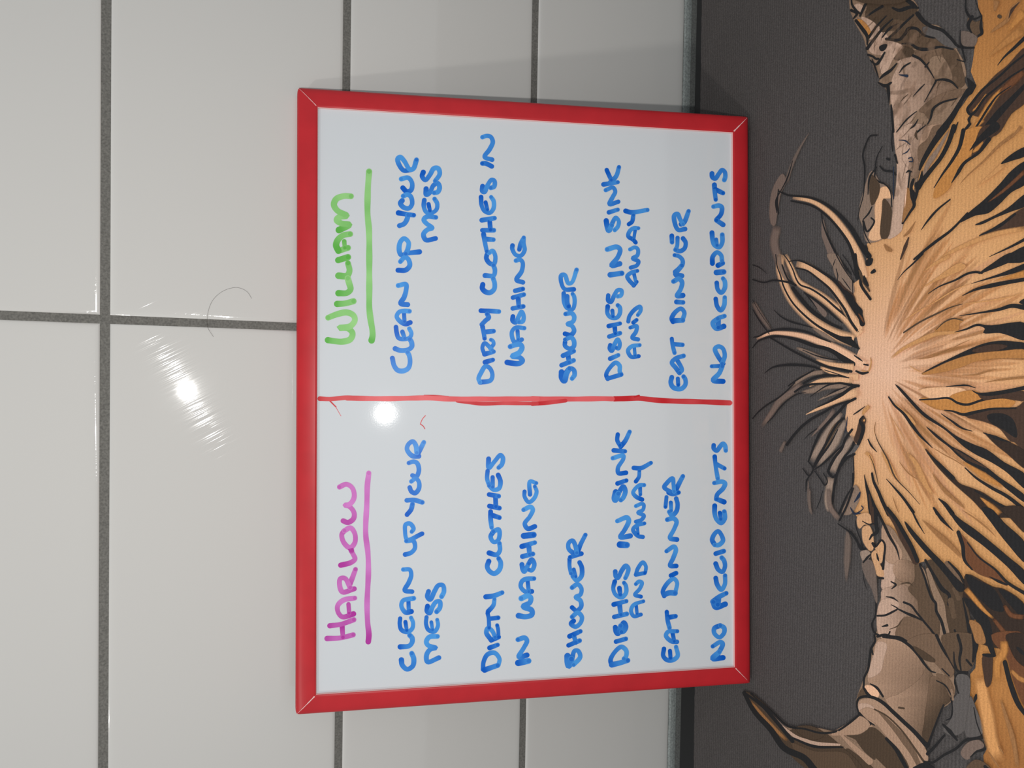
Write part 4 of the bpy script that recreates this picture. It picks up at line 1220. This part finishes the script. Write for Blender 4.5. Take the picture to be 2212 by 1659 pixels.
# one line of writing per block: name | ink | stroke width, then strokes  crop: points
WRITING = """
handwritten_heading | green | 56 | green handwritten heading
B: 130,805 190,815 280,820 355,795 375,735 330,690 245,684 350,668 398,610 385,560 320,530 230,545 132,582
B: 222,445 300,440 385,418
B: 235,338 320,335 355,300 342,240 328,190
B: 235,164 320,165 345,115 330,40
A: 232,1438 330,1408
A: 235,1345 212,1290 230,1235 285,1190 352,1178
A: 235,1345 330,1315
A 40: 293,1250 298,1315
A: 240,1138 345,1085 260,1070 218,1038 245,1008 318,995 225,945 190,885 215,828 290,800 360,802
heading_underline | green | 56 | green underline
B: 565,808 575,760 572,700 555,600 542,480 542,350 542,150 542,-60 542,-170 538,-300 525,-450 525,-600 530,-740 540,-872
handwritten_line | blue | 45 |
B: 772,985 790,1060 825,1105 880,1112 930,1085 948,1030 940,960 922,925
B: 800,890 850,908 930,900 965,870 962,825 945,795
B 40: 808,675 815,730 835,785 900,795 945,780 962,740 940,690
B 38: 872,722 895,790
B 42: 950,630 905,645 850,620 815,570 840,525 885,515 942,518
B 36: 888,540 893,620
B: 925,452 855,440 888,380 908,310 908,250 830,262
A: 828,1538 905,1536 945,1490 928,1425 895,1410 852,1452
A: 1042,1355 930,1368 860,1385 840,1340 850,1260 888,1222 932,1260 925,1330 905,1375
A: 842,1095 890,1075 920,1025 928,985
A: 832,967 905,980 985,990
A 44: 870,845 852,870 880,910 935,922 968,880 955,805 920,785 880,800
A 44: 876,718 915,755 958,740 968,670 930,618 860,630
A 44: 955,538 885,545 838,485 825,430 850,412 890,450 945,535 980,528 1012,440
handwritten_line | blue | 44 |
A: 1202,1222 1105,1236 1082,1180 1120,1135 1170,1118 1108,1070 1085,1035 1120,1003 1205,1012
A 40: 1090,840 1085,900 1110,960 1160,968 1210,935 1218,875 1192,828
A 36: 1132,880 1146,945
A: 1108,728 1108,785 1142,770 1180,695 1222,672 1242,712 1225,758 1188,768
A: 1080,562 1068,602 1100,640 1145,590 1185,525 1228,525 1243,580 1198,650
handwritten_line | blue | 42 |
B: 1645,1225 1750,1205 1768,1150 1742,1085 1700,1065 1655,1130 1630,1190 1645,1225
B: 1695,1025 1772,1002
B: 1690,945 1780,920
B 38: 1688,945 1668,880 1690,835 1735,870 1765,905
B 36: 1745,885 1780,845 1770,810 1752,802
B: 1670,672 1680,725 1690,790
B: 1690,725 1780,716
B: 1662,650 1700,610 1732,580 1715,545
B: 1652,512 1740,515 1832,521
B 46: 1672,252 1668,290 1700,325 1745,332 1785,298 1790,240 1775,190
B 44: 1695,162 1780,162 1793,110 1778,60
A: 1712,1385 1708,1420 1740,1468 1782,1478 1797,1400 1770,1345 1735,1365
A: 1680,1180 1695,1270 1712,1350
A: 1700,1228 1778,1234
A: 1662,1040 1790,1020
A: 1668,1140 1782,1140
A: 1742,1060 1748,1135
A 40: 1655,810 1660,890 1688,948 1740,967 1778,925 1780,850 1755,810
A 34: 1700,862 1718,935
A: 1670,702 1668,750 1690,758 1720,690 1760,638 1788,650 1785,705 1752,718
A: 1762,504 1700,475 1668,475
A: 1765,438 1690,410 1740,335 1772,260 1750,210 1712,200 1668,214
handwritten_line | blue | 42 |
B 48: 1915,1027 2030,1038 2068,1010 2040,978 1965,966 2035,930 2063,880 2045,848 1990,855 1945,870
B 40: 2060,800 1990,825 1962,765 1965,715 2000,680 2085,686
B 36: 2018,715 2025,800
B: 1972,570 1970,612 2000,628 2030,570 2058,522 2078,560 2070,618 2032,625
B: 1972,382 2080,352
B: 1970,490 2075,470
B: 2025,395 2030,470
B: 1995,314 2070,296
B: 2072,230 2008,205 2060,118 2068,30 2040,4 2002,14
A 40: 1968,1292 1966,1325 2000,1385 2050,1394 2088,1340 2078,1270 2080,1213
A 38: 2036,1332 2048,1275 2080,1213
handwritten_line | blue | 42 |
D 50: 290,1122 292,1182 318,1212 340,1140 370,1088
D: 330,1130 370,1088 410,1100 420,1150 395,1188
D: 290,1055 410,1007
D: 305,960 412,915
D: 355,955 366,1028
D: 325,825 325,862 368,890 410,872 413,812 385,780 325,800
D: 325,742 380,755 415,715 395,665 350,645 405,620 416,570 390,538 330,545
D 38: 312,340 315,430 345,488 400,497 420,440 415,370 400,345
D 46: 345,370 348,440 360,470
D 40: 412,300 320,297 285,220 288,160 322,158 358,240 392,232 440,105
handwritten_line | blue | 40 |
D: 750,1190 735,1150 768,1085 830,1030 868,1060 870,1120 885,1145
D: 750,1188 885,1148
D: 775,990 855,955
D: 775,855 770,890 790,912 820,842 850,798 870,838 858,888 835,882
D: 765,770 872,736
D: 760,665 872,640
D: 820,680 826,740
D 40: 750,470 748,540 780,580 840,582 870,540 870,480 850,458
D 36: 796,512 802,570
D: 755,360 755,412 780,425 815,360 850,308 888,312 882,360 850,370
D 50: 775,155 890,140
D 46: 870,45 790,62 850,-20 873,-95 842,-122 745,-98
C 46: 735,1045 745,1105 760,1145 790,1090
C: 770,1140 800,1060 830,1015 860,1050 850,1105 820,1138
C: 762,962 850,935
C: 855,856 768,880 798,812 825,755 802,715 730,741
C 40: 708,684 850,662
C 38: 740,540 762,590 785,640
C 42: 775,665 835,600 862,512
handwritten_line | blue | 38 |
D: 1058,965 985,972 952,910 988,868 1068,855
D 32: 1015,880 1022,960
D: 1052,798 995,782 1032,720 1038,665 975,681
D: 955,620 965,570 1020,500 1072,473 1077,512 1050,555
D: 1005,630 1037,605
D: 1008,262 1038,225
D: 1005,255 960,205 945,170 990,130 1045,116
D 32: 1010,140 1030,225
C: 980,1512 1040,1490 1056,1450 1000,1420 1045,1390 1050,1330 1022,1310 972,1331
C: 1028,1262 1005,1235 955,1200 968,1150 1010,1118 1055,1120
C 32: 1025,1130 1008,1235
C: 960,1080 992,1055 1005,990
C 42: 928,948 985,962 1145,938
handwritten_line | blue | 44 |
D 44: 1388,1175 1378,1230 1405,1278 1480,1290 1522,1250 1522,1195 1505,1168
D 38: 1448,1188 1452,1250
D 42: 1465,1130 1425,1078 1388,1030 1425,988 1505,962
D 38: 1440,1000 1490,1105 1465,1130
D 38: 1388,792 1395,850 1415,932
D 38: 1398,845 1495,852
D 42: 1400,622 1388,590 1420,530 1480,492 1513,532 1498,595
D 46: 1400,615 1445,610 1498,608
D: 1435,425 1500,430
D: 1498,360 1440,365 1475,300 1490,230 1460,195 1405,221
D 46: 1488,165 1425,150 1488,62
C 40: 1420,1555 1490,1490 1495,1440 1460,1400 1415,1388
C 40: 1388,1195 1390,1260
C 38: 1445,1215 1440,1300 1422,1335
C 42: 1500,1222 1525,1260 1515,1320 1470,1348 1425,1335
C 42: 1520,1128 1450,1135 1412,1040 1415,990 1445,978 1470,1030 1500,1080
C 42: 1480,1080 1510,1062 1555,950
handwritten_line | blue | 42 |
D 46: 1898,1216 1800,1205 1860,1135 1890,1065
D 38: 1888,1062 1785,1066
D: 1900,1040 1850,970 1818,892 1852,868 1895,888 1915,960 1888,1040
D 46: 1905,668 1830,690 1795,635 1845,592
D 40: 1795,635 1845,590 1912,566
D 46: 1850,600 1850,680
D: 1825,395 1840,470 1875,508 1908,462 1915,380
D: 1835,235 1845,300 1880,333 1914,290 1915,220 1898,192
D 48: 1832,132 1905,126
C: 1792,1470 1795,1405 1838,1360 1878,1388 1888,1445
C 44: 1848,1490 1895,1468
C: 1788,1165 1795,1240 1812,1288 1860,1310 1890,1262 1890,1185
C 36: 1830,1232 1838,1290
C 46: 1898,1085 1832,1040
C: 1832,1035 1878,980 1885,912 1860,895 1802,905
C: 1812,688 1816,760 1825,835
C: 1822,735 1897,770
C: 1788,575 1792,610 1820,625 1855,580 1888,540 1915,560 1920,610 1910,640
handwritten_heading | pink | 46 | pink handwritten heading
F: 122,1057 260,1050 382,1020
F: 150,930 260,915 388,870
F 44: 272,935 280,1045
F: 385,812 275,842 232,795 228,730 285,675 398,655
F 38: 335,715 342,805
F: 393,562 275,593 245,510 255,460 300,458 352,550
F: 348,515 375,450 405,368
F: 258,327 360,300 400,265 385,225 365,190
E: 292,1322 268,1360 290,1440 350,1490 398,1440 398,1350 355,1292 295,1320
E: 355,1490 365,1520
E: 282,1222 330,1238 385,1200 390,1140 345,1080 300,1066 345,1058 388,1000 388,930 360,880 310,858 246,885
heading_underline | pink | 50 | pink underline
F: 532,1088 538,1020 526,900 520,720 533,400 528,200 508,40 506,-60 518,-290 522,-450 525,-490 537,-590
handwritten_line | blue | 42 |
F 46: 862,1270 870,1320 918,1363 975,1330 985,1260 965,1205
F 46: 850,1140 940,1130 970,1090 968,1050 945,1025
F 40: 850,858 845,910 862,970 920,992 968,960 978,900 958,850
F 36: 902,892 915,975
F 42: 962,788 905,798 862,735 878,680 985,657
F 36: 932,682 935,780
F: 968,590 895,578 935,500 960,425 945,372 880,370
E: 900,1557 960,1538 997,1490 980,1420 912,1422
E 40: 1068,1350 920,1410 898,1320 905,1258 948,1250 983,1300 965,1330
E: 918,1160 958,1110 972,1055
E: 915,1018 990,1015 1070,1038
E: 945,890 962,930 1000,945 1036,900 1036,835 1005,800 960,830
E: 972,770 1010,782 1036,720 1020,650 985,632 935,646
E 44: 1035,578 970,575 918,510 932,460 975,432 1005,470 1015,545
E 42: 1025,560 1050,510 1085,440
handwritten_line | blue | 44 |
F: 1235,1248 1122,1290 1113,1220 1150,1165 1205,1150 1128,1125 1110,1090 1140,1042 1222,1036
F 38: 1112,845 1107,910 1130,970 1190,988 1226,930 1218,870
F 34: 1160,895 1172,970
F: 1122,735 1118,785 1142,803 1172,740 1210,690 1245,690 1245,750 1213,790
F: 1132,588 1120,640 1148,668 1190,590 1230,528 1275,528 1285,590 1262,640
handwritten_line | blue | 42 |
F: 1675,1365 1680,1290 1720,1215 1790,1200 1838,1260 1828,1320
F 48: 1690,1370 1760,1345 1820,1325
F: 1740,1150 1820,1120
F: 1755,1075 1830,1042
F 42: 1752,1068 1708,1000 1722,955 1765,980 1795,1045
F 36: 1828,1040 1825,970 1815,925
F 38: 1720,805 1730,850 1735,950
F 40: 1742,860 1825,850
F 40: 1725,788 1778,725 1788,665
F 44: 1702,642 1780,632 1865,600
F 46: 1732,288 1716,340 1740,388 1788,410 1838,370 1850,300 1830,260
F 44: 1735,205 1810,222 1842,180 1838,110
E: 1778,1328 1750,1380 1780,1432 1822,1418 1840,1350 1828,1308 1778,1328
E: 1750,1130 1750,1200 1760,1288
E: 1755,1162 1838,1190
E: 1735,960 1830,976
E: 1738,1075 1838,1095
E: 1798,985 1802,1080
E 38: 1720,725 1715,800 1728,850
E 38: 1770,788 1770,885
E 42: 1825,765 1848,830 1832,900 1780,912 1735,872
E: 1730,605 1732,695 1790,630 1848,568 1872,595 1862,660 1830,692
handwritten_line | blue | 42 |
F 54: 2025,1300 2128,1280
F 44: 2112,1222 2030,1240 2080,1150 2112,1080 2090,1050 2022,1068
F 50: 2028,830 2100,840 2160,820 2158,775 2075,738 2140,700 2150,650 2120,632 2055,658
F 42: 2160,588 2095,590 2050,540 2062,488 2100,465 2182,460
F 36: 2118,480 2130,590
F: 2062,320 2070,370 2085,392 2130,310
F: 2100,370 2130,310 2160,270 2185,320 2160,378 2130,372
F 44: 2062,140 2190,102
F 46: 2068,240 2170,215
F: 2130,135 2138,220
F 54: 2080,35 2178,25
E: 2190,1278 2120,1300 2090,1250 2140,1180 2170,1110 2148,1083 2078,1112
E 38: 2088,930 2088,980 2130,1036 2182,1000 2208,930 2190,880
E 38: 2142,960 2142,830 2205,846
handwritten_line | blue | 42 |
H 58: 350,1232 350,1295 362,1330 388,1260
H: 395,1255 420,1180 455,1180 476,1240 410,1318
H: 360,1125 470,1078
H: 370,1035 478,985
H: 415,1035 432,1098
H: 410,882 385,910 430,940 480,900 492,840 450,800 395,842
H: 395,748 440,780 485,740 478,680 432,645 478,620 488,560 450,517 395,550
H 38: 370,265 370,340 385,410
H 34: 412,370 432,440
H 42: 470,300 492,350 487,440 440,478 400,438
H 42: 488,212 375,248
H 42: 420,215 362,165 362,105 400,82 430,140 442,205
H 42: 448,200 480,120 528,25
handwritten_line | blue | 42 |
H: 790,1322 778,1270 830,1180 888,1140 935,1180 930,1240 910,1258
H 48: 790,1318 870,1300 950,1275
H: 832,1088 930,1060
H 46: 825,945 832,990 852,1010 880,930
H 46: 885,950 910,900 930,940 908,985 885,992
H: 815,842 940,812
H: 810,718 935,685
H: 868,720 880,820
H 40: 820,490 805,560 830,622 890,647 932,600 930,530 912,502
H 40: 866,555 875,620
H: 825,390 830,440 850,455 890,380 930,333 955,360 942,420 925,455
H 56: 872,122 940,126
H 44: 975,35 875,48 920,-27 960,-117 942,-147 845,-112
G 52: 830,935 815,1000 825,1018 855,950
G 44: 845,985 870,925 905,880 925,925 905,990 880,1016
G: 848,850 935,820
G 40: 932,743 858,747 852,695 905,605 905,572 800,598
G 40: 810,520 922,530
G 40: 850,362 845,420 872,470
G 42: 880,480 925,425 968,335
handwritten_line | blue | 36 |
H: 1080,818 1010,835 982,780 1008,722 1105,686
H 30: 1032,715 1042,810
H: 1080,640 1020,622 1070,560 1090,500 1060,490 1030,515
H: 1030,422 1050,360 1100,298 1130,340 1125,395
H 38: 1030,422 1118,405
G 38: 1100,1382 1050,1372 1003,1310 1040,1268 1115,1247
G 30: 1045,1280 1052,1350
G: 1030,1230 1085,1212 1110,1170 1052,1140 1100,1112 1108,1060 1085,1053 1030,1075
G 38: 1092,1010 1030,980 1003,940 1060,870 1112,866
G 34: 1072,890 1075,960
G: 1030,830 1060,785 1065,725
G 40: 1010,695 1080,697 1180,645
handwritten_line | blue | 42 |
H 42: 1310,1160 1303,1230 1340,1270 1400,1270 1446,1230 1430,1140
H 36: 1370,1180 1375,1250
H 40: 1440,1090 1385,1085 1330,1030 1350,990 1442,984
H 36: 1395,1000 1412,1085
H 40: 1338,792 1345,870 1365,950
H 42: 1350,848 1425,835
H 40: 1312,635 1298,590 1350,500 1408,462 1440,500 1425,590
H 50: 1315,620 1365,602 1420,605
H: 1380,430 1430,406
H: 1432,335 1370,332 1400,260 1428,170 1410,142 1335,188
G: 1438,1408 1370,1393 1408,1310 1435,1230 1405,1198 1342,1210
G 36: 1335,985 1325,1082
G 36: 1378,1040 1382,1120
G 42: 1432,1000 1446,1060 1432,1130 1390,1165 1362,1132
G 44: 1358,940 1400,955 1455,940
G 40: 1390,940 1312,888 1335,850 1395,798 1405,860 1410,930
G 44: 1420,930 1450,870 1498,778
handwritten_line | blue | 42 |
H 48: 1898,1248 1795,1255 1860,1190
H 42: 1850,1210 1895,1110 1872,1092 1795,1135
H: 1870,928 1812,955 1812,1005 1862,1045 1908,1000 1908,950 1870,928
H 50: 1920,715 1825,745 1800,692
H 44: 1795,690 1860,642 1930,606
H 50: 1850,660 1845,720
H: 1825,455 1840,520 1880,570 1915,520 1918,430
H: 1825,312 1850,370 1892,393 1917,340 1907,280 1885,252
H: 1825,212 1905,187
G: 1808,1450 1790,1410 1815,1350 1850,1325 1885,1370 1897,1420 1855,1462 1815,1462
G: 1815,1072 1815,1150 1835,1210 1880,1245 1915,1200 1910,1130
G 36: 1866,1142 1875,1205
G 46: 1908,1034 1835,1005
G: 1830,1005 1840,960 1898,900 1918,850 1890,832 1810,845
G 40: 1815,582 1825,680 1845,800
G 40: 1835,658 1912,700
G: 1805,470 1805,500 1835,523 1870,480 1898,455 1918,475 1925,522
dividing_line | red | 40 | hand-drawn red dividing line
B 44 0.2: 50,1388 150,1392 320,1378 480,1385
B 50 -0.25: 320,1382 700,1388 1000,1382 1100,1380 1300,1390 1700,1392 2212,1390
B 36 0.3: 1420,1408 1520,1424 1640,1438 1900,1434 2212,1438
D 50 -0.3: 0,1390 400,1392 700,1388 795,1390
D 40 0.35: 0,1440 120,1432 260,1416 330,1408
D 52 0.45: 815,1390 900,1388 1060,1384 1200,1400 1400,1412 1700,1420 1965,1430
D 18 0.45: 1000,1372 1062,1358
B 14 0.3: 1090,1357 1200,1358 1330,1368
B 12 0.0: 150,1410 210,1470
B 5 -0.3: 205,1465 260,1560
E 8 -0.1: 1100,175 1072,208 1050,258
E 8 -0.1: 1050,258 1080,280 1095,306
"""
inv = bmx.inverted()
random.seed(11)
slot = [0]

def board_place(o):
    slot[0] += 1
    p0 = WP0 + BN * (0.00006 + (slot[0] % 12) * 3.0e-6)
    return lambda x, y: inv @ hit(o[0] + x / WS, o[1] + y / WS, p0, BN)

def board_place_top(o):
    pl = board_place(o)
    return lambda x, y: pl(x, y) + Vector((0, 0, 9.0e-5))

def mixc(a, b, t):
    t = min(1, max(0, t))
    return tuple(a[k] + (b[k] - a[k]) * t for k in range(3))

def write_all():
    cur = None
    def flush():
        if cur:
            o = cur['flat'].build(cur['name'], M_INK, surf, Vector((0, 0, 1)))
            if cur['label']:
                o['label'] = cur['label']
    for ln in WRITING.strip().split('\n'):
        ln = ln.strip()
        if not ln:
            continue
        if '|' in ln:
            flush()
            nm, ink, w, lb = [s.strip() for s in ln.split('|')]
            cur = {'name': nm, 'ink': ink, 'w': float(w), 'label': lb, 'flat': Flat()}
            continue
        cr, pts = ln.split(':')
        cr = cr.split()
        o = WCROP[cr[0]]
        q = [float(v) for v in pts.replace(',', ' ').split()]
        pts = [(q[i], q[i + 1]) for i in range(0, len(q), 2)]
        w = (float(cr[1]) if len(cr) > 1 else cur['w']) * (1.07 if cur['ink'] != 'red' else 1.0)
        bias = float(cr[2]) if len(cr) > 2 else 0.0
        pp = catmull(pts, False, 7)
        n = len(pp)
        light, dark = [lin(c) for c in INK[cur['ink']]]
        ph1, ph2, st = random.uniform(0, 6.3), random.uniform(0, 6.3), random.uniform(0.75, 1.0)
        Ltot = sum(math.hypot(pp[i + 1][0] - pp[i][0], pp[i + 1][1] - pp[i][1]) for i in range(n - 1))
        lens = [0.0]
        for i in range(n - 1):
            lens.append(lens[-1] + math.hypot(pp[i + 1][0] - pp[i][0], pp[i + 1][1] - pp[i][1]))
        def dens(i):
            s = lens[i]
            return bias + 0.36 + st * 0.64 * math.exp(-s / 150.0) + 0.13 * math.sin(s / 75.0 + ph1) + 0.07 * math.sin(s / 31.0 + ph2) - 0.1 * (s / max(Ltot, 1))
        ws = [w * (1 + 0.05 * math.sin(lens[i] / 47 + ph2) + 0.07 * math.exp(-lens[i] / 60.0)) for i in range(n)]
        place = board_place(o)
        ribbon(cur['flat'], pp, ws, place, lambda i, t: mixc(light, dark, dens(i)), True, Vector((0, 0, 2.4e-5)))
        if cur['ink'] != 'red':
            disc(cur['flat'], pp[-1][0], pp[-1][1], w * 0.36, board_place_top(o), mixc(light, dark, dens(n - 1) + 0.33))
    flush()

write_all()

# ------------------------------------------------------------------ stray hair on the tiles
def stray_hair():
    px = [(1635, 165), (1600, 112), (1520, 78), (1410, 105), (1325, 180), (1285, 290), (1285, 390), (1330, 470)]
    pts = catmull([(100 + x / 3.687, 600 + y / 3.687) for x, y in px], False, 8)
    P = [hit(x, y, Vector((0, -0.00015, 0)), Vector((0, -1, 0))) for x, y in pts]
    bm = bmesh.new()
    r = 0.00006
    rings = []
    for i, p in enumerate(P):
        t = (P[min(i + 1, len(P) - 1)] - P[max(i - 1, 0)]).normalized()
        s = t.cross(Vector((0, 1, 0))).normalized()
        rings.append([bm.verts.new(p + (s * math.cos(a) + Vector((0, 1, 0)) * math.sin(a)) * r) for a in (0, 1.57, 3.14, 4.71)])
    for a, b in zip(rings, rings[1:]):
        for k in range(4):
            bm.faces.new((a[k], a[(k + 1) % 4], b[(k + 1) % 4], b[k]))
    bm.faces.new(rings[0]); bm.faces.new(rings[-1][::-1])
    bmesh.ops.recalc_face_normals(bm, faces=bm.faces[:])
    o = from_bm('stray_hair', bm, M_HAIR, None, True)
    o['label'] = 'thin curled stray hair stuck across a tile joint near the red frame'
    o['category'] = 'hair'

stray_hair()
